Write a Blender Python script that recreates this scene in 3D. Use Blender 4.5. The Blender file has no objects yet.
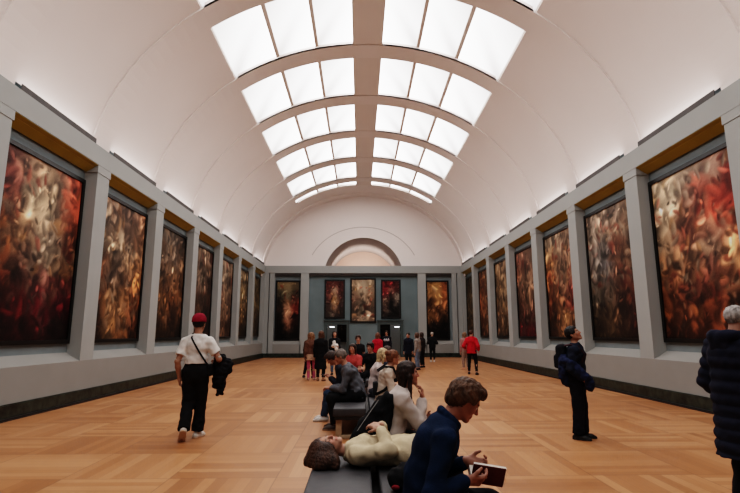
import bpy, bmesh, math, random
import numpy as np
from mathutils import Vector, Matrix
C = bpy.context.scene.collection
PI = math.pi
rnd = random.Random(7)

# ------------------------------------------------------------------ helpers
def link(o, parent=None):
    C.objects.link(o)
    if parent is not None:
        o.parent = parent
    return o

def mesh_obj(name, verts, faces, mat=None, parent=None, loc=(0, 0, 0), rotz=0.0, smooth=False, cols=None):
    me = bpy.data.meshes.new(name)
    verts = np.asarray(verts, dtype=np.float32)
    if isinstance(faces, np.ndarray):
        nf, k = faces.shape
        me.vertices.add(len(verts)); me.vertices.foreach_set('co', verts.ravel())
        me.loops.add(nf * k); me.loops.foreach_set('vertex_index', faces.ravel().astype(np.int32))
        me.polygons.add(nf)
        me.polygons.foreach_set('loop_start', np.arange(0, nf * k, k, dtype=np.int32))
        me.update(calc_edges=True)
    else:
        me.from_pydata([tuple(map(float, v)) for v in verts], [], [tuple(f) for f in faces])
    if smooth:
        me.polygons.foreach_set('use_smooth', np.ones(len(me.polygons), dtype=bool))
    if cols is not None:
        a = me.color_attributes.new('Col', 'FLOAT_COLOR', 'POINT')
        c4 = np.ones((len(verts), 4), dtype=np.float32); c4[:, :3] = cols
        a.data.foreach_set('color', c4.ravel())
    if mat is not None:
        me.materials.append(mat)
    me.validate()
    o = bpy.data.objects.new(name, me)
    o.location = loc; o.rotation_euler = (0, 0, rotz)
    return link(o, parent)

class MB:
    """collects boxes / prisms / tubes into one mesh"""
    def __init__(s): s.v = []; s.f = []
    def box(s, x0, x1, y0, y1, z0, z1):
        i = len(s.v)
        s.v += [(x0,y0,z0),(x1,y0,z0),(x1,y1,z0),(x0,y1,z0),(x0,y0,z1),(x1,y0,z1),(x1,y1,z1),(x0,y1,z1)]
        s.f += [(i,i+3,i+2,i+1),(i+4,i+5,i+6,i+7),(i,i+1,i+5,i+4),(i+1,i+2,i+6,i+5),(i+2,i+3,i+7,i+6),(i+3,i,i+4,i+7)]
    def hexa(s, p):
        i = len(s.v); s.v += list(p)
        s.f += [(i,i+3,i+2,i+1),(i+4,i+5,i+6,i+7),(i,i+1,i+5,i+4),(i+1,i+2,i+6,i+5),(i+2,i+3,i+7,i+6),(i+3,i,i+4,i+7)]
    def quad(s, a, b, c, d):
        i = len(s.v); s.v += [a, b, c, d]; s.f.append((i, i+1, i+2, i+3))
    def tube(s, pts, r, n=8):
        base = len(s.v)
        pts = [Vector(p) for p in pts]
        for k, p in enumerate(pts):
            t = (pts[min(k+1, len(pts)-1)] - pts[max(k-1, 0)]).normalized()
            u = t.cross(Vector((0, 0, 1)))
            if u.length < .05: u = t.cross(Vector((0, 1, 0)))
            u.normalize(); w = t.cross(u)
            for j in range(n):
                a = 2*PI*j/n
                s.v.append(tuple(p + (u*math.cos(a) + w*math.sin(a))*r))
        for k in range(len(pts)-1):
            for j in range(n):
                s.f.append((base+k*n+j, base+k*n+(j+1) % n, base+(k+1)*n+(j+1) % n, base+(k+1)*n+j))
        s.f.append(tuple(base+j for j in reversed(range(n))))
        s.f.append(tuple(base+(len(pts)-1)*n+j for j in range(n)))
    def build(s, name, mat, parent=None, bevel=0.0, loc=(0, 0, 0), smooth=False):
        bm = bmesh.new()
        vs = [bm.verts.new(v) for v in s.v]
        for f in s.f:
            try: bm.faces.new([vs[i] for i in f])
            except ValueError: pass
        bmesh.ops.recalc_face_normals(bm, faces=bm.faces)
        if bevel:
            bmesh.ops.bevel(bm, geom=list(bm.edges), offset=bevel, segments=3, affect='EDGES', profile=.5, clamp_overlap=True)
        me = bpy.data.meshes.new(name); bm.to_mesh(me); bm.free()
        if smooth or bevel:
            me.polygons.foreach_set('use_smooth', np.ones(len(me.polygons), dtype=bool))
            try: me.set_sharp_from_angle(angle=.6)
            except Exception: pass
        me.materials.append(mat)
        o = bpy.data.objects.new(name, me); o.location = loc
        return link(o, parent)

def thing(name, label, cat, loc=(0, 0, 0), rotz=0.0, group=None):
    o = bpy.data.objects.new(name, None); o.empty_display_size = .2
    C.objects.link(o); o.location = loc; o.rotation_euler = (0, 0, rotz)
    o['label'] = label; o['category'] = cat
    if group: o['group'] = group
    return o
def tag(o, label, cat, group=None):
    o['label'] = label; o['category'] = cat
    if group: o['group'] = group
    return o
def struct(o):
    o['kind'] = 'structure'; return o

# ------------------------------------------------------------------ materials
def srgb(r, g, b):
    f = lambda c: (c/255/12.92) if c/255 <= .04045 else ((c/255+.055)/1.055)**2.4
    return (f(r), f(g), f(b))
def newmat(name):
    m = bpy.data.materials.new(name); m.use_nodes = True
    nt = m.node_tree; nt.nodes.clear()
    out = nt.nodes.new('ShaderNodeOutputMaterial'); bs = nt.nodes.new('ShaderNodeBsdfPrincipled')
    nt.links.new(bs.outputs[0], out.inputs[0])
    return m, nt, bs
def N(nt, typ, **kw):
    n = nt.nodes.new(typ)
    for k, v in kw.items():
        if k in n.inputs.keys(): n.inputs[k].default_value = v
        else: setattr(n, k, v)
    return n
def plain(name, rgb, rough=.6, var=.12, scale=6.0, bump=0.0, bscale=60.0, metallic=0.0, spec=.35, stretch=None, emit=None):
    """solid colour broken up by object-space noise, optional bump"""
    m, nt, bs = newmat(name)
    tc = N(nt, 'ShaderNodeTexCoord')
    src = tc.outputs['Object']
    if stretch:
        mp = N(nt, 'ShaderNodeMapping'); mp.inputs['Scale'].default_value = stretch
        nt.links.new(src, mp.inputs[0]); src = mp.outputs[0]
    nz = N(nt, 'ShaderNodeTexNoise', Scale=scale, Detail=4.0); nt.links.new(src, nz.inputs['Vector'])
    cr = N(nt, 'ShaderNodeValToRGB')
    cr.color_ramp.elements[0].position = .3; cr.color_ramp.elements[1].position = .7
    cr.color_ramp.elements[0].color = tuple(c*(1-var) for c in rgb)+(1,)
    cr.color_ramp.elements[1].color = tuple(min(1, c*(1+var)) for c in rgb)+(1,)
    nt.links.new(nz.outputs['Fac'], cr.inputs[0]); nt.links.new(cr.outputs[0], bs.inputs['Base Color'])
    bs.inputs['Roughness'].default_value = rough; bs.inputs['Metallic'].default_value = metallic
    bs.inputs['Specular IOR Level'].default_value = spec
    if bump:
        n2 = N(nt, 'ShaderNodeTexNoise', Scale=bscale, Detail=3.0); nt.links.new(src, n2.inputs['Vector'])
        bp = N(nt, 'ShaderNodeBump', Strength=bump, Distance=.01); nt.links.new(n2.outputs['Fac'], bp.inputs['Height'])
        nt.links.new(bp.outputs[0], bs.inputs['Normal'])
    if emit:
        bs.inputs['Emission Color'].default_value = tuple(emit[:3])+(1,); bs.inputs['Emission Strength'].default_value = emit[3]
    return m
_cloth = {}
def cloth(rgb, spec=.12, var=.14):
    k = (tuple(rgb), spec)
    if k not in _cloth:
        _cloth[k] = plain('cloth', rgb, rough=.88, var=var, scale=9, bump=.25, bscale=90, spec=spec)
    return _cloth[k]
def hairmat(rgb):
    k = ('hair', tuple(rgb))
    if k not in _cloth:
        _cloth[k] = plain('hair', rgb, rough=.55, var=.6, scale=45, bump=.9, bscale=110, spec=.3, stretch=(1, .6, .3))
    return _cloth[k]
def attrmat(name, rough=.55, spec=.3, bump=0.0):
    m, nt, bs = newmat(name)
    a = N(nt, 'ShaderNodeVertexColor', layer_name='Col')
    nz = N(nt, 'ShaderNodeTexNoise', Scale=25.0, Detail=4.0)
    tc = N(nt, 'ShaderNodeTexCoord'); nt.links.new(tc.outputs['Object'], nz.inputs['Vector'])
    mx = N(nt, 'ShaderNodeMix', data_type='RGBA', blend_type='MULTIPLY'); mx.inputs[0].default_value = .25
    nt.links.new(a.outputs['Color'], mx.inputs[6]); nt.links.new(nz.outputs['Fac'], mx.inputs[7])
    nt.links.new(mx.outputs[2], bs.inputs['Base Color'])
    bs.inputs['Roughness'].default_value = rough; bs.inputs['Specular IOR Level'].default_value = spec
    if bump:
        bp = N(nt, 'ShaderNodeBump', Strength=bump, Distance=.01); nt.links.new(nz.outputs['Fac'], bp.inputs['Height'])
        nt.links.new(bp.outputs[0], bs.inputs['Normal'])
    return m
M_skin = attrmat('skin', .5, .3)
M_shoe = attrmat('shoe_leather', .5, .3)
M_canvas = attrmat('painted_canvas', .55, .15, .15)

M_grey = plain('grey_wall_paint', srgb(138, 137, 133), rough=.75, var=.03, scale=1.2, bump=.05, bscale=120, spec=.2)
M_trim = plain('grey_trim_paint', srgb(152, 155, 153), rough=.7, var=.02, scale=1.5, spec=.2)
M_recess = plain('blue_grey_fabric_wall', srgb(118, 128, 131), rough=.9, var=.06, scale=2.5, bump=.1, bscale=200, spec=.1)
M_end = plain('slate_blue_wall', srgb(104, 117, 120), rough=.9, var=.12, scale=.7, bump=.05, bscale=100, spec=.1)
M_ochre = plain('ochre_soffit', (.30, .225, .03), rough=.5, var=.08, scale=2)
M_plaster = plain('white_plaster', srgb(229, 221, 217), rough=.9, var=.02, scale=.5, bump=.04, bscale=40, spec=.15)
M_rib = plain('white_plaster_rib', srgb(229, 221, 217), rough=.9, var=.015, scale=.5, spec=.15)
M_beam = plain('pinkish_plaster_beam', srgb(224, 215, 209), rough=.9, var=.02, scale=.6, spec=.15)
M_nichewall = plain('niche_end_wall', srgb(218, 190, 176), rough=.9, var=.04, scale=.6, spec=.1)
M_niche = plain('niche_plaster', srgb(186, 178, 174), rough=.9, var=.04, scale=.6, spec=.1)
M_marble = plain('dark_green_marble', (.018, .024, .018), rough=.4, var=.85, scale=7, spec=.35)
M_blackshoe = plain('black_plinth', (.012, .012, .012), rough=.5)
M_frame = plain('black_frame', (.006, .0055, .005), rough=.4, var=.2, spec=.3)
M_trough_and_shade = plain('trough_metal_and_shadow_strip', (.075, .07, .068), rough=.6, var=.1, spec=.2)  # trough metal, also used for the painted shadow strip under the far cornice
M_lamp = plain('trough_lamp', (.9, .85, .82), emit=(1, .94, .93, 4.0))
M_bwood = plain('pale_bench_wood', (.36, .27, .18), rough=.5, var=.15, scale=8, stretch=(1, 8, 8))
M_bench = plain('charcoal_leather', (.040, .040, .043), rough=.55, var=.12, scale=14, bump=.12, bscale=160, spec=.3)
M_bframe = plain('dark_bench_frame', (.015, .015, .015), rough=.5)
M_doorframe = plain('grey_door_surround', srgb(66, 76, 76), rough=.7, var=.06)
M_farwall = plain('far_room_wall', srgb(150, 150, 146), rough=.8, var=.04)

def floor_mat():
    """oak parquet: basket weave of big square panels, planks turning from panel to panel"""
    m, nt, bs = newmat('oak_parquet')
    L = nt.links.new
    geo = N(nt, 'ShaderNodeNewGeometry')
    cell = 1.16
    sc = N(nt, 'ShaderNodeVectorMath', operation='SCALE'); sc.inputs['Scale'].default_value = 1/cell
    L(geo.outputs['Position'], sc.inputs[0])
    fl = N(nt, 'ShaderNodeVectorMath', operation='FLOOR'); L(sc.outputs[0], fl.inputs[0])
    fr = N(nt, 'ShaderNodeVectorMath', operation='FRACTION'); L(sc.outputs[0], fr.inputs[0])
    s1 = N(nt, 'ShaderNodeSeparateXYZ'); L(fl.outputs[0], s1.inputs[0])
    s2 = N(nt, 'ShaderNodeSeparateXYZ'); L(fr.outputs[0], s2.inputs[0])
    def math_(op, a, b=None, c=None):
        n = N(nt, 'ShaderNodeMath', operation=op)
        for i, x in enumerate((a, b, c)):
            if x is None: continue
            if isinstance(x, (int, float)): n.inputs[i].default_value = x
            else: L(x, n.inputs[i])
        return n.outputs[0]
    par = math_('FLOORED_MODULO', math_('ADD', s1.outputs[0], s1.outputs[1]), 2.0)
    # u across planks, v along planks
    mixu = N(nt, 'ShaderNodeMix', data_type='FLOAT'); L(par, mixu.inputs[0]); L(s2.outputs[0], mixu.inputs[2]); L(s2.outputs[1], mixu.inputs[3])
    mixv = N(nt, 'ShaderNodeMix', data_type='FLOAT'); L(par, mixv.inputs[0]); L(s2.outputs[1], mixv.inputs[2]); L(s2.outputs[0], mixv.inputs[3])
    u = mixu.outputs[0]; v = mixv.outputs[0]
    npl = 9.0
    un = math_('MULTIPLY', u, npl)
    pid = math_('FLOOR', un); uf = math_('FRACT', un)
    cmb = N(nt, 'ShaderNodeCombineXYZ'); L(math_('ADD', math_('MULTIPLY', s1.outputs[0], 13.7), pid), cmb.inputs[0])
    L(math_('MULTIPLY', s1.outputs[1], 7.3), cmb.inputs[1]); L(math_('MULTIPLY', par, 3.1), cmb.inputs[2])
    wn = N(nt, 'ShaderNodeTexWhiteNoise', noise_dimensions='3D'); L(cmb.outputs[0], wn.inputs['Vector'])
    cmb2 = N(nt, 'ShaderNodeCombineXYZ'); L(s1.outputs[0], cmb2.inputs[0]); L(s1.outputs[1], cmb2.inputs[1])
    wn2 = N(nt, 'ShaderNodeTexWhiteNoise', noise_dimensions='3D'); L(cmb2.outputs[0], wn2.inputs['Vector'])
    # grain
    cg = N(nt, 'ShaderNodeCombineXYZ'); L(math_('ADD', math_('MULTIPLY', un, 3.0), math_('MULTIPLY', wn.outputs[0], 50.0)), cg.inputs[0]); L(math_('MULTIPLY', v, 1.3), cg.inputs[1])
    L(math_('MULTIPLY', wn2.outputs[0], 20.0), cg.inputs[2])
    gr = N(nt, 'ShaderNodeTexNoise', Scale=1.6, Detail=5.0, Roughness=.6); L(cg.outputs[0], gr.inputs['Vector'])
    tone = math_('ADD', math_('ADD', math_('MULTIPLY', wn.outputs[0], .34), math_('MULTIPLY', wn2.outputs[0], .20)), math_('MULTIPLY', gr.outputs['Fac'], .46))
    cr = N(nt, 'ShaderNodeValToRGB'); e = cr.color_ramp.elements
    e[0].position = .12; e[0].color = (.235, .092, .034, 1)
    e[1].position = .88; e[1].color = (.53, .27, .135, 1)
    x = e.new(.5); x.color = (.375, .162, .068, 1)
    L(tone, cr.inputs[0])
    # joints
    e1 = math_('LESS_THAN', math_('ABSOLUTE', math_('SUBTRACT', uf, .5)), .475)
    edge = math_('MAXIMUM', math_('ABSOLUTE', math_('SUBTRACT', s2.outputs[0], .5)), math_('ABSOLUTE', math_('SUBTRACT', s2.outputs[1], .5)))
    e2 = math_('LESS_THAN', edge, .494)
    j = math_('MULTIPLY', math_('ADD', math_('MULTIPLY', e1, .12), .88), math_('ADD', math_('MULTIPLY', e2, .3), .7))
    mm = N(nt, 'ShaderNodeMix', data_type='RGBA', blend_type='MULTIPLY'); mm.inputs[0].default_value = 1
    L(cr.outputs[0], mm.inputs[6]); L(j, mm.inputs[7]); L(mm.outputs[2], bs.inputs['Base Color'])
    rg = math_('ADD', math_('MULTIPLY', gr.outputs['Fac'], .16), .30); L(rg, bs.inputs['Roughness'])
    bs.inputs['Specular IOR Level'].default_value = .35
    bp = N(nt, 'ShaderNodeBump', Strength=.08, Distance=.004); L(j, bp.inputs['Height']); L(bp.outputs[0], bs.inputs['Normal'])
    return m
M_floor = floor_mat()

def pane_mat():
    """translucent skylight glass: daylight put in as emission, fold shading painted into vertex colours"""
    m, nt, bs = newmat('frosted_skylight_glass')
    L = nt.links.new
    a = N(nt, 'ShaderNodeVertexColor', layer_name='Col')
    bs.inputs['Base Color'].default_value = (.8, .78, .76, 1); bs.inputs['Roughness'].default_value = .6
    bs.inputs['Emission Color'].default_value = (1, .985, .985, 1)
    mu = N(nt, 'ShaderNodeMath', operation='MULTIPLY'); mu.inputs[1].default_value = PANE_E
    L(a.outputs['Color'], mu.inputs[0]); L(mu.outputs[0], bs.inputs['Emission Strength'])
    return m
PANE_E = 6.0
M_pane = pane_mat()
ART_GAIN = 1.0
EXPO = 0.24; TROUGH_W = 5.5
# ------------------------------------------------------------------ the room
W = 6.70          # front plane of side walls (dado, pilasters, cornice)
RW = 7.02         # back plane of the bays
Y0, D = -6.0, 34.0
ZC = 6.13         # top of cornice
ZS = 5.60         # underside of cornice
PIL = [8.5 + 3.62*k for k in range(-4, 8)]     # pilaster centres
PIL = [y for y in PIL if y > Y0 + .3]
HB = .285
mb = MB(); mb.box(-7.4, 7.4, Y0-.4, D+8, -.2, 0)
struct(mb.build('floor', M_floor))

def vz(x, off=0.0):
    return 5.4 + (5.82-off)*math.sqrt(max(0, 1-(x/(6.95-off))**2))
XV = 6.86
def side(sx):
    nm = 'left' if sx < 0 else 'right'
    X = lambda v: sx*v
    def bx(m, a, b, *r):
        a, b = sorted((sx*a, sx*b)); m.box(a, b, *r)
    m = MB()
    bx(m, RW, RW+.4, Y0-.4, D+.4, 0, ZC+1.2)                 # back of the bays
    struct(m.build('wall_'+nm, M_recess))
    m = MB(); bx(m, W, RW, Y0, D, 0, .95)                    # dado
    ys = [Y0] + PIL + [D]
    for a, b in zip(ys[:-1], ys[1:]):                        # sloping sills, one per bay
        y0 = a + (HB if a in PIL else 0); y1 = b - (HB if b in PIL and b < 33 else 0)
        if y1-y0 < .5: continue
        m.hexa([(X(W), y0, .95), (X(RW), y0, .95), (X(RW), y1, .95), (X(W), y1, .95),
                (X(W+.004), y0, .952), (X(RW), y0, 1.14), (X(RW), y1, 1.14), (X(W+.004), y1, .952)])
    struct(m.build('trim_1' if sx < 0 else 'trim_2', M_grey))
    m = MB(); bx(m, W-.055, W+.02, Y0, D, .05, .275); bx(m, W-.035, W+.01, Y0, D, .275, .29)
    struct(m.build('baseboard_'+nm, M_marble))
    m = MB(); bx(m, W-.10, W, Y0, D, 0, .05)
    struct(m.build('trim_3' if sx < 0 else 'trim_4', M_blackshoe))
    # pilasters
    for i, y in enumerate(PIL):
        m = MB()
        y1 = min(y+HB, D)
        bx(m, W, RW+.01, y-HB, y1, .95, ZC-.05)
        bx(m, W-.015, RW, y-HB-.03, min(y1+.03, D), ZS-.13, ZC-.05)
        o = struct(m.build('trim_%d' % (10+i+(20 if sx > 0 else 0)), M_trim))
    # cornice
    m = MB(); bx(m, W-.02, RW+.05, Y0, D, ZS+.06, ZC)
    struct(m.build('trim_5' if sx < 0 else 'trim_6', M_trim))
    # ochre soffits
    k = 0
    for a, b in zip(PIL[:-1], PIL[1:]):
        m = MB()
        def board(x0, x1, ya, yb, za, zb, t=.03):
            m.hexa([(X(x0), ya, za), (X(x1), ya, zb), (X(x1), yb, zb), (X(x0), yb, za), (X(x0), ya, za+t), (X(x1), ya, zb+t), (X(x1), yb, zb+t), (X(x0), yb, za+t)])
        board(W-.005, W+.10, a+HB, b-HB, ZS+.045, ZS-.005); board(W+.08, RW-.05, a+HB-.06, b-HB+.06, ZS+.0, ZS-.12)
        struct(m.build('trim_%d' % (60+k+(20 if sx > 0 else 0)), M_ochre)); k += 1
    # uplight troughs on the cornice
    ordn = ['first', 'second', 'third', 'fourth', 'fifth', 'sixth', 'seventh']
    q = 0
    for a, b in zip(PIL[:-1], PIL[1:]):
        y0 = (a+b)/2-1.36; y1 = y0+2.72
        if b < 9: continue
        t = thing('light_trough', 'long dark grey light trough on the %s cornice, %s from the camera' % (nm, ordn[q]), 'light trough', (sx*(W+.02), (a+b)/2, ZC), 0, 'light troughs along the %s cornice' % nm)
        m = MB()
        lo = lambda x0, x1, z0, z1, e=0: m.box(min(sx*x0, sx*x1), max(sx*x0, sx*x1), -1.36+e, 1.36-e, z0, z1)
        lo(0, .015, 0, .15); lo(.015, .075, 0, .012); lo(.07, .075, 0, .03)
        lo(.03, .035, 0, .10, 1.352)
        m.build('housing', M_trough_and_shade, t)
        m = MB(); m.box(min(sx*.022, sx*.062), max(sx*.022, sx*.062), -1.3, 1.3, .02, .05)
        m.build('lamp_tube', M_lamp, t)
        q += 1
for sx in (-1, 1): side(sx)

# ---- vault
def vault():
    RH = .40
    SKY0, SKY1 = PIL[0]-1.5, 31.45
    cols = [(.50, 1.66), (1.76, 2.96), (3.06, 4.36)]
    # x stations
    xs = sorted(set([round(s*v, 3) for s in (-1, 1) for v in
        [0, .25, .5] + [4.40, 4.6, 4.9, 5.2, 5.5, 5.8, 6.05, 6.25, 6.42, 6.56, 6.67, 6.76, 6.82, 6.86]] ))
    side_x = [4.40, 4.6, 4.9, 5.2, 5.5, 5.8, 6.05, 6.25, 6.42, 6.56, 6.67, 6.76, 6.82, 6.86]
    v, f = [], []
    def strip(xl, y0, y1, off=0.0):
        i = len(v)
        for x in xl: v.append((x, y0, vz(x, off))); v.append((x, y1, vz(x, off)))
        for k in range(len(xl)-1):
            f.append((i+2*k, i+2*k+1, i+2*k+3, i+2*k+2))
    def wall_arc(xl, y, o1, o2):
        i = len(v)
        for x in xl: v.append((x, y, vz(x, o1))); v.append((x, y, vz(x, o2)))
        for k in range(len(xl)-1): f.append((i+2*k, i+2*k+1, i+2*k+3, i+2*k+2))
    for s in (-1, 1):
        strip([s*x for x in side_x], Y0-.3, D)
        strip([s*x for x in np.linspace(0, 4.40, 16)], SKY1, D)                  # plain vault at the far end
        strip([s*x for x in np.linspace(0, 4.40, 16)], Y0-.3, SKY0)
    struct(mesh_obj('ceiling', v, f, M_plaster, smooth=True))
    # ribs: raised bands, carrying the skylight cross beams
    allx = [x for x in np.linspace(-1, 1, 61)]
    allx = [6.9*math.sin(a*PI/2) for a in np.linspace(-1, 1, 65)]
    dn = .042
    n = 200
    for y in [p for p in PIL if p < 33]:
        v.clear(); f.clear()
        strip(allx, y-RH, y+RH, dn)
        wall_arc(allx, y-RH, dn, -.02); wall_arc(allx, y+RH, dn, -.02)
        # beam depth over the openings
        mid = [x for x in np.linspace(-4.32, 4.32, 33)]
        wall_arc(mid, y-RH, dn, -.12); wall_arc(mid, y+RH, dn, -.12)
        o = struct(mesh_obj('trim_%d' % n, v, f, M_rib, smooth=False)); n += 1
    # last band against the lunette
    v.clear(); f.clear(); strip(allx, D-.75, D, .10); wall_arc(allx, D-.75, .10, -.02)
    struct(mesh_obj('trim_%d' % n, v, f, M_rib)); n += 1
    # central beam, bars and reveals
    v.clear(); f.clear()
    strip(list(np.linspace(-.5, .5, 7)), SKY0, SKY1, .03)
    def vert(x, y0, y1, o1, o2):
        i = len(v); v.extend([(x, y0, vz(x, o1)), (x, y1, vz(x, o1)), (x, y1, vz(x, o2)), (x, y0, vz(x, o2))]); f.append((i, i+1, i+2, i+3))
    for s in (-1, 1):
        vert(s*.5, SKY0, SKY1, .03, -.12)
        vert(s*4.40, SKY0, SKY1, -.0, -.12)
        for a in (1.71, 3.01):
            strip([s*(a-.055), s*(a+.055)], SKY0, SKY1, -.06)
            vert(s*(a-.055), SKY0, SKY1, -.06, -.12); vert(s*(a+.055), SKY0, SKY1, -.06, -.12)
    wall_arc(list(np.linspace(-4.3, 4.3, 30)), SKY1, 0, -.12)
    struct(mesh_obj('trim_%d' % n, v, f, M_beam)); n += 1
    # panes: shallow folded pillows
    wn = 1
    yb = [SKY0] + [p for p in PIL if p < SKY1] + [SKY1]
    for a, b in zip(yb[:-1], yb[1:]):
        y0 = a + (RH if a in PIL else 0); y1 = b - (RH if b in PIL else 0)
        if y1 - y0 < .2: continue
        for s in (-1, 1):
            for (xa, xb) in cols:
                nx, ny = 10, 14
                vv, cc, ff = [], [], []
                for j in range(ny+1):
                    for i in range(nx+1):
                        u, w = i/nx, j/ny
                        x = xa-.06 + (xb-xa+.12)*u; y = y0-.1 + (y1-y0+.2)*w
                        fold = min(min(u, 1-u)*1.6, min(w, 1-w)*1.6, .55)
                        z = vz(x, -.09) + .16*fold
                        # painted facet glow: vertex colours darken the outer / near sides as fold shading
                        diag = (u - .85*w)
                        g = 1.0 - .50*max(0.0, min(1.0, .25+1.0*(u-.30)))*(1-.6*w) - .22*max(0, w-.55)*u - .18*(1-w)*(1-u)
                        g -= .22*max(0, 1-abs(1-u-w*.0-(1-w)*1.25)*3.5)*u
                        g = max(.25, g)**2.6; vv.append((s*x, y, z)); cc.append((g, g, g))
                for j in range(ny):
                    for i in range(nx):
                        k = j*(nx+1)+i; ff.append((k, k+1, k+nx+2, k+nx+1))
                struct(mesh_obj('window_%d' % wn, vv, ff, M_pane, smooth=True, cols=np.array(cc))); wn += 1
    return wn
WN = vault()

# ---- far wall: lunette with arched opening and tunnel
def arch(r, zc, n=28):
    return [(r*math.cos(a), zc+r*math.sin(a)) for a in np.linspace(0, PI, n)]
AR, AZ = 2.72, 5.43
def lunette():
    pts = [(-XV, ZC-.1)]
    pts += [(6.86*math.sin(a*PI/2), vz(6.86*math.sin(a*PI/2), -.06)) for a in np.linspace(-1, 1, 61)]
    pts += [(XV, ZC-.1)]
    ar = [p for p in arch(AR, AZ) if p[1] > ZC-.1]
    x0 = math.sqrt(AR**2-(ZC-.1-AZ)**2)
    pts += [(x0, ZC-.1)] + ar + [(-x0, ZC-.1)]
    bm = bmesh.new()
    f = bm.faces.new([bm.verts.new((x, D, z)) for x, z in pts])
    bmesh.ops.triangulate(bm, faces=[f])
    me = bpy.data.meshes.new('wall_far_lunette'); bm.to_mesh(me); bm.free(); me.materials.append(M_plaster)
    struct(link(bpy.data.objects.new('wall_far', me)))
    # groove line round the opening: its shade put in as a thin darker tube
    m = MB(); m.tube([(3.93*math.cos(a), D-.005, AZ+3.49*math.sin(a)) for a in np.linspace(.44, PI-.44, 40)], .028, 6)
    struct(m.build('trim_300', M_niche))
    # tunnel
    v, fc = [], []
    for (x, z) in arch(AR, AZ, 41): v += [(x, D-.07, z), (x, D+6.0, z)]
    for k in range(40): fc.append((2*k, 2*k+1, 2*k+3, 2*k+2))
    i = len(v); v += [(-AR, D, ZC-.12), (AR, D, ZC-.12), (AR, D+6, ZC-.12), (-AR, D+6, ZC-.12)]; fc.append((i, i+1, i+2, i+3))
    struct(mesh_obj('trim_301', v, fc, M_niche))
    m = MB(); m.box(-3.2, 3.2, D+6.0, D+6.2, 5.2, 8.6)
    struct(m.build('wall_niche', M_nichewall))
lunette()

# ---- far wall, lower zone
DOORS = [(-2.46, -1.14), (1.14, 2.50)]
DZ = 2.16
def endwall():
    m = MB()
    xs = [-7.3, -3.71]; m.box(-7.3, -3.71, D, D+.25, 0, ZC)
    m.box(3.71, 7.3, D, D+.25, 0, ZC)
    struct(m.build('wall_end', M_recess))
    m = MB()
    e = [-3.71] + [q for d in DOORS for q in d] + [3.71]
    for a, b in zip(e[0::2], e[1::2]): m.box(a, b, D, D+.25, 0, DZ)
    m.box(-3.71, 3.71, D, D+.25, DZ, ZC)
    for x in np.arange(-3.1, 3.2, .62): pass
    struct(m.build('wall_end_centre', M_end))
    m = MB()
    for s in (-1, 1):
        a, b = sorted((s*4.20, s*6.06)); m.box(a, b, D-.3, D, 0, .86)
        m.hexa([(a, D-.3, .86), (b, D-.3, .86), (b, D, .86), (a, D, .86), (a, D-.296, .862), (b, D-.296, .862), (b, D, 1.10), (a, D, 1.10)])
    struct(m.build('trim_310', M_grey))
    for i, (a, b) in enumerate([(-6.7, -6.42), (-6.36, -6.04), (-4.26, -3.71), (3.71, 4.26), (6.04, 6.36), (6.42, 6.7)]):
        m = MB(); m.box(a, b, D-.3, D+.01, 0 if i in (2, 3) else 0, ZC-.03)
        struct(m.build('trim_%d' % (311+i), M_trim))
    m = MB(); m.box(-6.75, 6.75, D-.33, D+.1, ZS+.03, ZC); struct(m.build('trim_320', M_trim))
    m = MB()
    for a, b in ((-6.04, -4.26), (-3.71, 3.71), (4.26, 6.04)): m.box(a, b, D-.22, D, ZS-.12, ZS+.04)
    struct(m.build('trim_321', M_trough_and_shade))  # dark strip put in for the shadow line under the cornice
    m = MB()
    for a, b in ((-6.7, -3.65), (3.65, 6.7)): m.box(a, b, D-.355, D-.28, 0, .275)
    for a, b in ((-3.71, -2.66), (-.94, .94), (2.70, 3.71)): m.box(a, b, D-.06, D+.02, 0, .275)
    struct(m.build('baseboard_far', M_marble))
    for i, (a, b) in enumerate(DOORS):
        m = MB(); t = .19
        m.box(a-t, a, D-.10, D+.27, 0, DZ+.24); m.box(b, b+t, D-.10, D+.27, 0, DZ+.24); m.box(a, b, D-.10, D+.27, DZ, DZ+.24)
        m.box(a-t-.04, b+t+.04, D-.15, D+.27, DZ+.24, DZ+.31)
        struct(m.build('door_%d' % (i+1), M_doorframe))
    # the next room
    m = MB(); m.box(-7, 7, D+4.0, D+4.2, 0, 5.0); m.box(-7, -6.8, D, D+4.2, 0, 5); m.box(6.8, 7, D, D+4.2, 0, 5)
    m.box(-.3, .3, D+.25, D+4, 0, 5)
    struct(m.build('wall_next_room', M_farwall))
    m = MB(); m.box(-7, 7, D+.25, D+4.2, 5.0, 5.1); struct(m.build('ceiling_next_room', M_farwall))
    m = MB(); m.box(-7.4, 7.4, Y0-.4, Y0, 0, 12); struct(m.build('wall_back', M_grey))
endwall()
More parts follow.
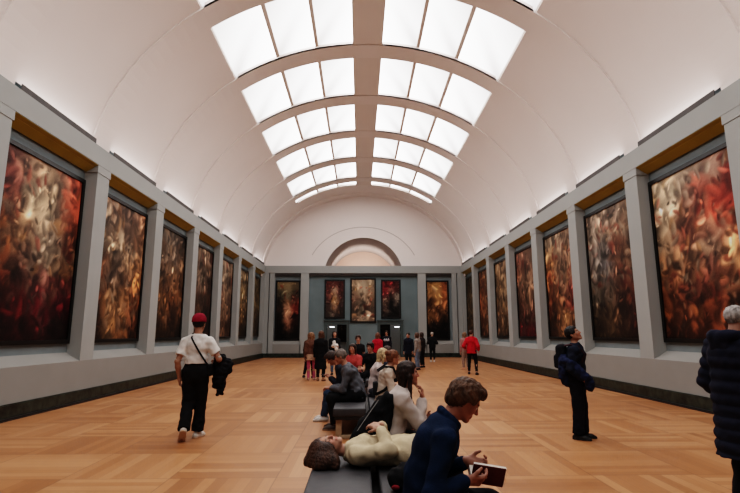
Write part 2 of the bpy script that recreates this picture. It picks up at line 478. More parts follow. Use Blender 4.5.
# ------------------------------------------------------------------ paintings (plain, abstract stand-ins in the photo's colours)
def lin(c):
    c = np.clip(np.asarray(c, dtype=float)/255, 0, 1)
    return np.where(c <= .04045, c/12.92, ((c+.055)/1.055)**2.4)
def canvas_cols(grid, nx, ny, seed, nst, accents, amp=1.0, asp=1.33):
    r = np.random.RandomState(seed)
    G = np.array(grid, dtype=float)                # rows top->bottom
    gy, gx = G.shape[:2]
    U, V = np.meshgrid(np.linspace(0, 1, nx), np.linspace(0, 1, ny))    # V: 0 top
    def nz(f):
        s = np.zeros_like(U)
        for _ in range(5):
            a, b, c = r.randn()*f, r.randn()*f, r.rand()*6.28
            s += np.sin(a*U*6 + b*V*6*asp + c)
        return s/3
    Uw = np.clip(U + .05*nz(1.2) + .02*nz(3), 0, 1); Vw = np.clip(V + .045*nz(1.2) + .02*nz(3), 0, 1)
    def samp(u, v):
        x = np.clip(u*gx-.5, 0, gx-1); y = np.clip(v*gy-.5, 0, gy-1)
        i = np.minimum(x.astype(int), gx-2); j = np.minimum(y.astype(int), gy-2)
        a = x-i; b = y-j; a = a*a*(3-2*a); b = b*b*(3-2*b)
        a = a[..., None]; b = b[..., None]
        return (G[j, i]*(1-a)+G[j, i+1]*a)*(1-b)+(G[j+1, i]*(1-a)+G[j+1, i+1]*a)*b
    img = samp(Uw, Vw)
    acc = np.array(accents, dtype=float)
    for k in range(nst):
        u0, v0 = r.rand(), r.rand()**.85
        base = samp(np.array(u0), np.array(v0))
        big = (1 - k/nst)**1.6
        L = (.030+.15*big)*(.5+r.rand()); Wd = L*(.25+.45*r.rand())
        ang = r.randn()*.6 + (PI/2 if r.rand() < .65 else 0)
        du, dv = (U-u0), (V-v0)*asp
        bend = (r.rand()-.5)*6
        p = du*math.cos(ang)+dv*math.sin(ang); q = -du*math.sin(ang)+dv*math.cos(ang) + bend*p*p
        m = np.clip(1.25-((p/L)**2+(q/Wd)**2), 0, 1)
        fac = math.exp(r.randn()*.42*amp)
        col = base*fac
        if r.rand() < .22:
            a = acc[r.randint(len(acc))]; lum = base.mean()/90
            col = .45*col + .55*a*min(1.3, max(.25, lum))
        shade = 1 + .35*np.clip(-q/Wd, -1, 1)
        img = img*(1-m[..., None]*.8) + (col*shade[..., None])*m[..., None]*.8
    img += r.randn(*img.shape[:2])[..., None]*3
    g_ = img.mean(-1, keepdims=True); img = g_ + (img-g_)*.72
    return lin(img*.95)

def painting(label, wpos, right, size, grid, seed, res, nst, accents, frame_w=.09, group=None, normal=None, gain=1.0, amp=1.0, parent_name='painting'):
    """wpos = centre of the frame's back, right = viewer's right along the wall"""
    w, h = size
    right = Vector(right); up = Vector((0, 0, 1)); nrm = Vector(normal)
    t = thing('painting', label, 'painting', wpos, 0, group)
    P = lambda u, v, n: tuple(right*u + up*v + nrm*n)
    fw = frame_w
    m = MB()
    def bar(u0, u1, v0, v1, d=.07):
        p = [P(u0, v0, 0), P(u1, v0, 0), P(u1, v0, d), P(u0, v0, d), P(u0, v1, 0), P(u1, v1, 0), P(u1, v1, d), P(u0, v1, d)]
        m.hexa(p)
    bar(-w/2, w/2, h/2-fw, h/2); bar(-w/2, w/2, -h/2, -h/2+fw)
    bar(-w/2, -w/2+fw, -h/2+fw, h/2-fw); bar(w/2-fw, w/2, -h/2+fw, h/2-fw)
    m.build('frame', M_frame, t)
    nx, ny = res
    cw, chh = w/2-fw*.85, h/2-fw*.85
    cols = canvas_cols(grid, nx, ny, seed, nst, accents, amp, h/w)
    if gain != 1: cols = np.clip(cols*gain, 0, 1)
    U, V = np.meshgrid(np.linspace(-cw, cw, nx), np.linspace(chh, -chh, ny))
    R = np.array(right); Nn = np.array(nrm)
    vv = U[..., None]*R + V[..., None]*np.array([0, 0, 1.0]) + Nn*.035
    idx = np.arange(nx*ny).reshape(ny, nx)
    q = np.stack([idx[1:, :-1], idx[1:, 1:], idx[:-1, 1:], idx[:-1, :-1]], -1).reshape(-1, 4)
    mesh_obj('canvas', vv.reshape(-1, 3), q, M_canvas, t, cols=cols.reshape(-1, 3))
    return t
K = (22, 14, 10); K2 = (35, 22, 15)
FL = (205, 150, 105); GO = (170, 105, 45); RD = (150, 40, 25); CR = (190, 165, 130); BR = (90, 50, 28)
LEFT = [
 ('with a pale cloud of cream over crimson drapery', [[(120,58,45),(150,110,80),(165,125,90),(150,60,40)],[(125,45,35),(170,145,110),(165,135,100),(165,60,35)],[(105,50,30),(160,125,90),(165,140,110),(140,60,35)],[(140,75,30),(130,95,65),(150,125,100),(95,55,35)],[(110,50,22),(95,65,50),(140,118,92),(110,70,40)],[(85,30,15),(55,30,22),(110,55,45),(75,25,22)],[(60,12,10),(80,14,14),(85,10,18),(60,10,14)],[(25,8,8),(40,10,10),(50,10,12),(20,8,8)]], [CR, RD, GO, FL]),
 ('with a brown smoky top and golden flesh tones below', [[(150,110,80),(120,85,65),(100,72,55),(130,85,60)],[(140,110,85),(125,95,70),(110,80,60),(120,80,55)],[(110,90,68),(150,120,90),(95,75,58),(115,80,55)],[(120,70,40),(75,58,45),(130,95,65),(165,105,60)],[(120,60,32),(65,52,42),(100,70,50),(150,85,40)],[(90,45,25),(130,90,55),(140,90,50),(120,60,28)],[(60,32,18),(150,100,58),(150,95,52),(75,38,20)],[(38,22,14),(120,80,45),(110,65,32),(45,22,12)]], [FL, GO, CR, BR]),
 ('with olive top and copper lower half', [[(78,70,58),(95,80,65),(88,72,58),(75,60,48)],[(90,74,58),(105,85,66),(92,74,58),(78,60,46)],[(100,75,52),(95,72,54),(80,62,48),(90,62,40)],[(120,78,42),(85,58,38),(105,70,42),(95,60,34)],[(150,100,52),(80,48,28),(115,66,32),(110,66,34)],[(90,50,24),(130,84,44),(110,60,28),(90,52,28)],[(40,24,16),(110,70,38),(70,38,20),(60,36,20)],[(28,18,12),(60,36,20),(40,24,14),(28,18,12)]], [FL, GO, BR]),
 ('with an umber ground and one pale streak', [[(96,74,55),(105,82,62),(96,74,56),(80,60,46)],[(88,66,48),(100,78,60),(90,70,54),(70,52,40)],[(70,50,38),(96,75,60),(80,60,46),(60,42,32)],[(80,44,28),(70,48,36),(60,44,34),(52,36,28)],[(60,36,24),(90,60,40),(60,40,30),(40,26,20)],[(40,24,16),(60,38,24),(44,28,20),(28,18,14)]], [CR, GO, RD]),
 ('with a red patch over warm ivory', [[(110,90,70),(125,100,78),(110,86,66)],[(100,78,58),(135,105,80),(105,80,60)],[(110,60,40),(140,105,78),(90,66,50)],[(120,50,35),(120,90,64),(80,54,38)],[(70,30,22),(90,60,40),(50,32,22)]], [FL, CR, RD]),
 ('mostly golden brown with a dark base', [[(95,78,55),(110,90,62),(95,76,54)],[(100,78,50),(130,104,66),(100,78,50)],[(105,80,48),(140,110,68),(95,70,44)],[(90,64,38),(115,84,48),(70,48,28)],[(50,34,20),(60,42,24),(34,22,14)]], [GO, CR]),
 ('mostly olive brown, nearest the far corner', [[(80,66,42),(95,78,50),(80,64,42)],[(92,74,44),(110,88,54),(84,66,40)],[(96,76,44),(100,78,46),(76,58,34)],[(60,44,26),(60,44,26),(44,30,18)]], [GO, BR]),
]
RIGHT = [
 ('with a large red drape under a pale sky', [[(165,140,110),(170,140,112),(150,122,100),(120,75,60)],[(175,150,118),(165,138,110),(165,60,40),(160,45,28)],[(160,132,100),(130,80,55),(175,50,28),(160,40,25)],[(125,95,68),(135,60,40),(150,95,70),(150,60,35)],[(110,78,50),(160,105,68),(125,95,75),(175,110,65)],[(105,62,35),(150,95,60),(95,45,32),(170,110,65)],[(90,45,25),(90,40,26),(75,30,22),(125,72,42)],[(80,38,16),(110,50,24),(110,48,22),(50,25,14)],[(45,22,12),(70,32,16),(80,36,18),(35,18,12)]], [RD, FL, GO, CR]),
 ('with a cloudy tan upper half and rust highlights', [[(140,116,96),(125,100,80),(110,88,72),(120,90,66)],[(130,110,92),(140,115,92),(125,85,62),(120,90,66)],[(110,98,86),(105,95,88),(150,85,55),(110,78,56)],[(110,100,90),(95,92,92),(120,75,50),(95,66,46)],[(90,80,68),(80,70,60),(95,60,42),(70,44,32)],[(70,60,48),(60,48,38),(80,44,28),(70,30,20)],[(50,38,26),(85,62,38),(60,36,24),(55,20,16)],[(38,26,16),(60,42,26),(50,32,20),(30,14,10)]], [CR, RD, FL]),
 ('with orange brown swirls over a red band', [[(140,115,90),(150,118,90),(130,96,72)],[(150,105,65),(130,100,76),(120,88,64)],[(160,95,48),(120,86,62),(115,80,56)],[(150,85,42),(130,95,68),(130,90,62)],[(110,60,30),(115,72,50),(120,50,40)],[(80,42,22),(110,66,40),(105,30,26)],[(70,36,18),(140,92,52),(120,80,46)],[(45,24,14),(120,76,42),(80,48,26)]], [FL, GO, RD]),
 ('with a brown haze and a crimson foot', [[(110,66,50),(115,80,60),(105,78,60)],[(112,62,42),(110,74,54),(100,70,52)],[(105,66,44),(115,82,58),(100,70,50)],[(100,62,42),(120,84,58),(95,62,44)],[(85,50,34),(105,70,48),(80,48,36)],[(70,34,26),(85,48,34),(70,34,28)],[(80,16,18),(90,18,20),(70,14,16)]], [FL, CR, RD]),
 ('with tan and olive mottling', [[(120,88,58),(120,90,62),(105,78,54)],[(125,92,58),(112,88,62),(98,72,50)],[(105,74,46),(115,90,62),(90,64,44)],[(90,62,40),(105,78,52),(80,54,36)],[(62,42,28),(70,50,32),(50,32,22)]], [FL, GO, CR]),
 ('with rust streaks on dark brown', [[(105,62,36),(112,72,44),(96,60,40)],[(118,66,34),(100,64,42),(80,50,34)],[(110,58,30),(110,74,46),(78,46,30)],[(70,38,22),(80,50,32),(52,30,20)]], [GO, RD]),
 ('in dull olive, nearest the far corner', [[(66,56,38),(76,64,44),(66,54,38)],[(80,64,42),(90,72,46),(70,54,36)],[(72,52,32),(80,58,36),(56,38,24)]], [GO, BR]),
]
ORD = ['first', 'second', 'third', 'fourth', 'fifth', 'sixth', 'seventh']
bays = [(a, b) for a, b in zip(PIL[:-1], PIL[1:]) if a > 8]
for i, (a, b) in enumerate(bays):
    res, nst = [((120, 160), 620), ((110, 146), 560), ((90, 120), 420), ((64, 86), 300)][min(i, 3)]
    for sx, S in ((-1, LEFT), (1, RIGHT)):
        desc, grid, acc = S[i]
        nm = 'left' if sx < 0 else 'right'
        painting('%s painting on the %s wall, %s' % (ORD[i], nm, desc),
                 (sx*RW, (a+b)/2, 3.30), (0, 1 if sx < 0 else -1, 0), (2.98, 3.92), grid, 11+i+40*(sx > 0), res, nst, acc,
                 normal=(-sx, 0, 0), group='tall paintings in the %s wall bays' % nm, gain=ART_GAIN)
def endp(label, x0, x1, z0, z1, grid, seed, acc, y=D, fw=.11, group='paintings on the far wall', amp=1.0, gain=None):
    return painting(label, ((x0+x1)/2, y, (z0+z1)/2), (1, 0, 0), (x1-x0, z1-z0), grid, seed, (48, 72), 110, acc, fw, group, (0, -1, 0), ART_GAIN*1.5 if gain is None else gain, amp)
endp('narrow painting with pale flesh tones on black, left bay of the far wall', -5.98, -4.30, 1.12, 5.16,
     [[(120,96,60),(130,106,70),(90,72,48)],[(70,62,44),(105,92,66),(60,50,36)],[(40,32,24),(95,66,44),(110,40,26)],[(50,34,26),(180,120,84),(110,30,20)],[(24,18,14),(170,110,78),(50,20,14)],[(14,11,9),(120,72,48),(24,14,10)],[(10,8,7),(20,13,10),(12,9,8)]], 81, [FL, RD])
endp('dark red painting with a pale smear, left of the trio above the doorways', -2.66, -1.26, 2.56, 5.22,
     [[(90,36,30),(90,40,32),(70,30,26)],[(80,34,28),(160,120,92),(70,32,28)],[(70,34,28),(150,112,76),(66,34,30)],[(70,44,36),(150,110,74),(56,34,30)],[(60,42,36),(100,70,52),(44,32,28)],[(50,40,36),(60,46,40),(40,30,28)]], 82, [CR, GO])
endp('largest of the trio of framed paintings above the doorways, beige and olive', -.90, .86, 2.28, 5.32,
     [[(150,120,90),(160,138,110),(130,106,80)],[(130,100,72),(170,145,115),(130,100,74)],[(120,88,66),(130,104,80),(120,88,62)],[(80,56,42),(62,52,42),(90,70,52)],[(60,48,38),(70,60,46),(70,54,42)],[(130,100,76),(150,124,98),(110,86,66)]], 83, [CR, RD, GO])
endp('painting with crimson top and black lower half, right of the trio above the doorways', 1.20, 2.56, 2.56, 5.22,
     [[(120,24,24),(110,22,22),(70,30,26)],[(125,24,26),(130,70,56),(60,28,24)],[(90,34,30),(40,28,24),(120,100,84)],[(110,80,62),(16,14,14),(90,76,66)],[(70,50,42),(12,11,11),(30,24,22)],[(40,30,26),(24,20,18),(20,16,14)]], 84, [CR, K])
endp('narrow painting with orange gold forms on black, right bay of the far wall', 4.26, 5.86, 1.12, 5.16,
     [[(150,96,44),(170,112,54),(140,70,34)],[(130,84,42),(180,120,62),(150,76,36)],[(60,36,20),(165,105,54),(120,64,32)],[(110,66,32),(90,52,28),(110,66,36)],[(120,74,36),(110,64,32),(30,18,12)],[(24,15,10),(20,13,9),(12,9,7)],[(10,8,6),(10,8,6),(8,6,5)]], 85, [GO, FL])
# pictures in the room beyond the doorways
for x0, x1, z0, z1, lab, sd in ((-1.95, -1.20, .95, 2.25, 'small dark framed picture seen through the left doorway', 91), (1.25, 2.05, .9, 2.3, 'small dark framed picture seen through the right doorway', 92)):
    endp(lab, x0, x1, z0, z1, [[(70,52,36),(60,46,34)],[(40,30,24),(50,38,28)],[(24,18,14),(24,18,14)]], sd, [GO, CR], y=D+3.98, fw=.08, group='pictures in the next room', gain=.7)

# ------------------------------------------------------------------ benches
def bench(label, cx, y0, y1):
    L = y1-y0
    t = thing('bench', label, 'bench', (cx, (y0+y1)/2, 0), 0, 'upholstered gallery benches')
    for s, nm in ((-1, 'left'), (1, 'right')):
        m = MB(); a, b = (-.525, -.03) if s < 0 else (.03, .525)
        m.box(a, b, -L/2, L/2, .325, .445); m.build('cushion', M_bench, t, bevel=.018)
        m = MB()
        for yy in (-L/2+.02, L/2-.02): pass
    m = MB(); m.box(-.50, .50, -L/2+.02, L/2-.02, .275, .33); m.build('seat_frame', M_bframe, t, bevel=.006)
    for yy in (-L/2+.12, L/2-.12):
        for xx in (-.44, .44):
            m = MB(); m.box(xx-.045, xx+.045, yy-.045, yy+.045, .05, .276); m.build('leg', M_bwood, t, bevel=.005)
        m = MB(); m.box(-.485, .485, yy-.04, yy+.04, 0, .05); m.build('floor_rail', M_bwood, t, bevel=.005)
    return t
BX = -.125
bench('charcoal leather double bench nearest the camera, carrying the lying woman', BX, 2.3, 5.35)
bench('charcoal leather double bench in the middle, under the man in a grey shirt', BX, 7.75, 10.6)
bench('dark leather bench farthest down the hall, hidden behind seated visitors', BX, 12.3, 15.1)
# ------------------------------------------------------------------ signed distance modelling -> one continuous surface
V3 = lambda *a: np.array(a, dtype=float)
def nrm(v):
    v = np.asarray(v, dtype=float); return v/max(1e-9, np.linalg.norm(v))
_E = [((0,0,0),(1,0,0)),((0,1,0),(1,1,0)),((0,0,1),(1,0,1)),((0,1,1),(1,1,1)),
      ((0,0,0),(0,1,0)),((1,0,0),(1,1,0)),((0,0,1),(0,1,1)),((1,0,1),(1,1,1)),
      ((0,0,0),(0,0,1)),((1,0,0),(1,0,1)),((0,1,0),(0,1,1)),((1,1,0),(1,1,1))]
class Sdf:
    def __init__(s): s.ops = []; s.lo = V3(9,9,9); s.hi = V3(-9,-9,-9)
    def _add(s, fn, lo, hi, k, sub=False):
        lo = np.asarray(lo)-k-.03; hi = np.asarray(hi)+k+.03
        s.ops.append((fn, lo, hi, k, sub))
        if not sub: s.lo = np.minimum(s.lo, lo); s.hi = np.maximum(s.hi, hi)
    def cone(s, a, b, ra, rb, k=.02, sub=False):
        a, b = np.asarray(a, float), np.asarray(b, float); ab = b-a; L2 = max(1e-8, ab@ab)
        def fn(X, Y, Z):
            px, py, pz = X-a[0], Y-a[1], Z-a[2]
            t = np.clip((px*ab[0]+py*ab[1]+pz*ab[2])/L2, 0, 1)
            return np.sqrt((px-t*ab[0])**2+(py-t*ab[1])**2+(pz-t*ab[2])**2)-(ra+(rb-ra)*t)
        r = max(ra, rb)
        s._add(fn, np.minimum(a, b)-r, np.maximum(a, b)+r, k, sub); return s
    def path(s, pts, rs, k=.02):
        for i in range(len(pts)-1): s.cone(pts[i], pts[i+1], rs[i], rs[i+1], k)
        return s
    def ell(s, c, r, R=None, k=.02, sub=False):
        c = np.asarray(c, float); r = np.asarray(r, float); R = np.eye(3) if R is None else np.asarray(R)   # rows of R = local axes
        def fn(X, Y, Z):
            p = (X-c[0], Y-c[1], Z-c[2])
            q = [R[i][0]*p[0]+R[i][1]*p[1]+R[i][2]*p[2] for i in range(3)]
            k0 = np.sqrt(sum((q[i]/r[i])**2 for i in range(3))); k1 = np.sqrt(sum((q[i]/r[i]**2)**2 for i in range(3)))
            return k0*(k0-1)/np.maximum(k1, 1e-6)
        e = np.sqrt(((R*r[:, None])**2).sum(0))
        s._add(fn, c-e, c+e, k, sub); return s
    def etube(s, a, b, ea, eb, sv, k=.02, quilt=None):
        """elliptical tube a->b; ea/eb = (radius along sv, radius across)"""
        a, b = np.asarray(a, float), np.asarray(b, float); ab = b-a; L = max(1e-6, np.linalg.norm(ab)); d = ab/L
        u = nrm(np.asarray(sv)-d*(np.asarray(sv)@d)); v = np.cross(d, u)
        def fn(X, Y, Z):
            px, py, pz = X-a[0], Y-a[1], Z-a[2]
            w = px*d[0]+py*d[1]+pz*d[2]
            t = np.clip(w/L, 0, 1)
            rx = ea[0]+(eb[0]-ea[0])*t; ry = ea[1]+(eb[1]-ea[1])*t
            if quilt: 
                g = quilt[0]*np.abs(np.sin(w/quilt[1]*PI)); rx = rx+g; ry = ry+g
            pu = px*u[0]+py*u[1]+pz*u[2]; pv = px*v[0]+py*v[1]+pz*v[2]
            we = np.where(w < 0, -w, np.where(w > L, w-L, 0))
            rm = np.minimum(rx, ry)
            return (np.sqrt((pu/rx)**2+(pv/ry)**2+(we/rm)**2)-1)*rm
        r = max(*ea, *eb)+(quilt[0] if quilt else 0)
        s._add(fn, np.minimum(a, b)-r, np.maximum(a, b)+r, k); return s
    def box(s, c, half, R=None, rad=.01, k=.015, sub=False):
        c = np.asarray(c, float); R = np.eye(3) if R is None else np.asarray(R, float); h = np.asarray(half, float)-rad
        def fn(X, Y, Z):
            p = (X-c[0], Y-c[1], Z-c[2])
            q = [np.abs(R[i][0]*p[0]+R[i][1]*p[1]+R[i][2]*p[2])-h[i] for i in range(3)]
            return np.sqrt(sum(np.maximum(x, 0)**2 for x in q))+np.minimum(np.maximum(np.maximum(q[0], q[1]), q[2]), 0)-rad
        e = np.abs(R*np.asarray(half)[:, None]).sum(0)
        s._add(fn, c-e, c+e, k, sub); return s
    def cut(s, o, n, R=.15, k=.004):
        """remove the half space n.(p-o)>0 inside a ball of radius R round o"""
        o = np.asarray(o, float); n = nrm(n)
        def fn(X, Y, Z):
            px, py, pz = X-o[0], Y-o[1], Z-o[2]
            return np.maximum(-(px*n[0]+py*n[1]+pz*n[2]), np.sqrt(px*px+py*py+pz*pz)-R)
        s._add(fn, o-R, o+R, k, True); return s
    def build(s, h, wr=0.0, seed=0, wl=.09, stretch=(1, 1, 1)):
        lo = s.lo; n = np.ceil((s.hi-lo)/h).astype(int)+2
        ax = [(lo[i]+np.arange(n[i])*h) for i in range(3)]
        d = np.ones(n, dtype=np.float32)
        for fn, a, b, k, sub in s.ops:
            i0 = np.clip(np.floor((a-lo)/h).astype(int), 0, n); i1 = np.clip(np.ceil((b-lo)/h).astype(int)+1, 0, n)
            if (i1 <= i0).any(): continue
            sl = tuple(slice(i0[j], i1[j]) for j in range(3))
            X = ax[0][sl[0]][:, None, None]; Y = ax[1][sl[1]][None, :, None]; Z = ax[2][sl[2]][None, None, :]
            d2 = fn(X, Y, Z).astype(np.float32); c = d[sl]
            if sub:
                d2 = -d2; hh = np.maximum(k-np.abs(c-d2), 0)/k
                d[sl] = np.maximum(c, d2)+hh*hh*k*.25
            else:
                hh = np.maximum(k-np.abs(c-d2), 0)/k if k > 0 else 0
                d[sl] = np.minimum(c, d2)-hh*hh*k*.25
        if wr:
            r = np.random.RandomState(seed)
            near = np.argwhere(np.abs(d) < .05)
            P = lo + near*h
            acc = np.zeros(len(P))
            for q in range(9):
                w = nrm(r.randn(3))*2*PI/(wl*(.5+r.rand()*1.2))*np.array(stretch)
                ph = P@w + r.rand()*6.28
                w2 = nrm(r.randn(3))*2*PI/.22
                acc += np.sin(ph + 1.4*np.sin(P@w2+r.rand()*6))
            d[near[:, 0], near[:, 1], near[:, 2]] += (acc*wr/3).astype(np.float32)
        return s._nets(d, lo, h)
    @staticmethod
    def _nets(d, lo, h):
        s = d < 0
        nx, ny, nz = d.shape
        c = np.zeros((nx-1, ny-1, nz-1), dtype=np.int8)
        for dx in (0, 1):
            for dy in (0, 1):
                for dz in (0, 1): c += s[dx:nx-1+dx, dy:ny-1+dy, dz:nz-1+dz]
        act = np.argwhere((c > 0) & (c < 8))
        idx = np.full(c.shape, -1, dtype=np.int32); idx[act[:, 0], act[:, 1], act[:, 2]] = np.arange(len(act))
        acc = np.zeros((len(act), 3)); cnt = np.zeros(len(act))
        for a, b in _E:
            da = d[act[:, 0]+a[0], act[:, 1]+a[1], act[:, 2]+a[2]]; db = d[act[:, 0]+b[0], act[:, 1]+b[1], act[:, 2]+b[2]]
            m = (da < 0) != (db < 0)
            t = np.where(m, da/np.where(da == db, 1, da-db), 0)
            p = np.array(a)+t[:, None]*(np.array(b)-np.array(a))
            acc[m] += p[m]; cnt[m] += 1
        v = lo+(act+acc/np.maximum(cnt, 1)[:, None])*h
        F = []
        for axis in range(3):
            sl0 = [slice(1, -1)]*3; sl1 = [slice(1, -1)]*3
            sl0[axis] = slice(0, -1); sl1[axis] = slice(1, None)
            A, B = s[tuple(sl0)], s[tuple(sl1)]
            e = np.argwhere(A != B); inside = A[e[:, 0], e[:, 1], e[:, 2]]
            off = np.ones(3, int); off[axis] = 0; e = e+off
            u, w = (axis+1) % 3, (axis+2) % 3
            def cell(du, dw):
                q = e.copy(); q[:, u] -= du; q[:, w] -= dw; return idx[q[:, 0], q[:, 1], q[:, 2]]
            q = np.stack([cell(1, 1), cell(0, 1), cell(0, 0), cell(1, 0)], 1)
            q[~inside] = q[~inside][:, ::-1]
            F.append(q)
        F = np.concatenate(F); F = F[(F >= 0).all(1)]
        return v, F
def sdf_obj(name, S, h, mat, parent=None, colfn=None, loc=(0, 0, 0), rotz=0.0, **kw):
    v, f = S.build(h, **kw)
    return mesh_obj(name, v, f, mat, parent, loc, rotz, smooth=True, cols=None if colfn is None else colfn(v))
# ------------------------------------------------------------------ people
def ik(a, tgt, l1, l2, pole):
    a, tgt, pole = map(lambda q: np.asarray(q, float), (a, tgt, pole))
    d = tgt-a; L = np.linalg.norm(d); L = min(max(L, abs(l1-l2)+.01), (l1+l2)*.9985); u = nrm(d)
    tgt = a+u*L
    x = (l1*l1-l2*l2+L*L)/(2*L); hgt = math.sqrt(max(0, l1*l1-x*x))
    p = pole-u*(pole@u)
    if np.linalg.norm(p) < 1e-4: p = V3(0, 1, 0)-u*u[1]
    return a+u*x+nrm(p)*hgt, tgt
def skel(H, p, fem):
    s = H/1.75; J = {'s': s}
    up = V3(0, 0, 1)
    sp1 = nrm(p.get('sp1', up)); sp2 = nrm(p.get('sp2', sp1))
    pel = V3(*p.get('pel', (0, 0, .530*H)))
    sd = np.asarray(p.get('side', (1, 0, 0)), float); sd1 = nrm(sd-sp1*(sd@sp1))
    sd = np.asarray(p.get('side2', p.get('side', (1, 0, 0))), float); sd2 = nrm(sd-sp2*(sd@sp2))
    J.update(P=pel, sp1=sp1, sp2=sp2, sd1=sd1, sd2=sd2)
    J['f1'] = np.cross(sp1, sd1); J['f2'] = np.cross(sp2, sd2)         # forward
    J['W'] = pel+sp1*.17*s; J['C'] = J['W']+sp2*.20*s; J['N'] = J['C']+sp2*.135*s
    nd = nrm(p.get('neck', sp2+J['f2']*.15))
    hf = nrm(p.get('hf', J['f2'])); hu = np.asarray(p.get('hu', nd), float); hu = nrm(hu-hf*(hu@hf)); hr = np.cross(hf, hu)
    J.update(hf=hf, hu=hu, hr=hr)
    hs = s**.5*p.get('hs', 1.0); J['hs'] = hs
    J['HC'] = J['N']+nd*.085*s+hu*.10*hs+hf*.012
    shw = (.165 if fem else .185)*s*p.get('shw', 1); hw = (.092 if fem else .088)*s
    for k, sg in (('r', 1), ('l', -1)):
        J['S'+k] = J['N']-sp2*.078*s+sd2*sg*shw+J['f2']*p.get('shf', 0)
        J['H'+k] = pel+sd1*sg*hw
        ank = np.asarray(p.get('ank_'+k, (sg*.095, 0, .075*s)), float)
        J['K'+k], J['A'+k] = ik(J['H'+k], ank, .432*s, .425*s, p.get('kp_'+k, (sg*.12, 1, .1)))
        J['ft'+k] = nrm(p.get('ft_'+k, (sg*.18, 1, 0)))
        fu = np.asarray(p.get('fu_'+k, up), float); J['fu'+k] = nrm(fu-J['ft'+k]*(fu@J['ft'+k]))
        wr = np.asarray(p.get('wr_'+k, J['S'+k]+V3(sg*.06, .03, -.54*s)), float)
        J['E'+k], J['R'+k] = ik(J['S'+k], wr, .295*s, .255*s, p.get('ep_'+k, (sg*.35, -1, -.2)))
        hd = p.get('hd_'+k); J['hd'+k] = nrm(hd if hd is not None else J['R'+k]-J['E'+k])
        hn = np.asarray(p.get('hn_'+k, -sd2*sg), float); J['hn'+k] = nrm(hn-J['hd'+k]*(hn@J['hd'+k]))
        J['cu'+k] = p.get('cu_'+k, .35)
    return J
def headpt(J, x, y, z): return J['HC']+(J['hr']*x+J['hf']*y+J['hu']*z)*J['hs']
def hand(S, J, k):
    s = J['s']; w = J['R'+k]; d = J['hd'+k]; n = J['hn'+k]; sg = 1 if k == 'r' else -1
    t = np.cross(d, n)*sg                                                # thumb side
    R = np.array([t, d, n])
    S.box(w+d*.050*s, (.039*s, .047*s, .014*s), R, rad=.012*s, k=.012)
    S.cone(w-d*.01*s, w+d*.03*s, .026*s, .024*s, .015)
    cu = J['cu'+k]
    for i, (off, ln, sp) in enumerate(((.030, .070, .10), (.010, .080, .03), (-.011, .075, -.04), (-.031, .058, -.12))):
        p = w+d*(.088-.004*abs(i-1))*s+t*off*s; L = ln*s*np.array([.45, .32, .28]); a = .12
        r = .0088*s
        for j in range(3):
            a += cu*(.55, .95, .7)[j]*(1+.06*i)
            dr = nrm(d*math.cos(a)+n*math.sin(a)+t*sp)
            q = p+dr*L[j]; S.cone(p, q, r, r*.93, .006 if j else .010); p = q; r *= .93
    p = w+d*.022*s+t*.030*s; dr = nrm(d*.62+t*.75+n*.28)
    q = p+dr*.040*s; S.cone(p, q, .0135*s, .0105*s, .012)
    dr2 = nrm(d*.85+t*.30+n*(.30+.5*cu)); S.cone(q, q+dr2*.034*s, .0105*s, .0085*s, .006)
def head(S, J, near):
    P = lambda x, y, z: headpt(J, x, y, z); q = J['hs']; R = np.array([J['hr'], J['hf'], J['hu']])
    S.ell(P(0, -.012, .028), V3(.074, .094, .086)*q, R, .02)
    S.ell(P(0, .030, -.035), V3(.057, .058, .076)*q, R, .03)
    for sg in (-1, 1):
        S.cone(P(sg*.048, .0, -.050), P(sg*.012, .066, -.092), .020*q, .015*q, .02)
        S.ell(P(sg*.036, .062, -.022), V3(.022, .020, .022)*q, R, .02)          # cheekbone
    S.cone(P(-.012, .072, -.094), P(.012, .072, -.094), .015*q, .015*q, .02)
    S.cone(P(-.032, .074, .022), P(.032, .074, .022), .0115*q, .0115*q, .014)
    for sg in (-1, 1): S.ell(P(sg*.031, .090, .001), V3(.016, .012, .010)*q, R, .012, sub=True)
    S.cone(P(0, .084, .014), P(0, .105, -.026), .0075*q, .0105*q, .010)
    for sg in (-1, 1):
        S.ell(P(sg*.0105, .095, -.030), V3(.008, .010, .007)*q, R, .006)
        S.ell(P(sg*.031, .074, .000), V3(.0125, .0125, .0125)*q, R, .003)
        S.ell(P(sg*.076, -.008, -.008), V3(.009, .019, .031)*q, R, .008)
    S.cone(P(-.016, .084, -.0575), P(.016, .084, -.0575), .0065*q, .0065*q, .008)
    S.cone(P(-.014, .083, -.0680), P(.014, .083, -.0680), .0075*q, .0075*q, .008)
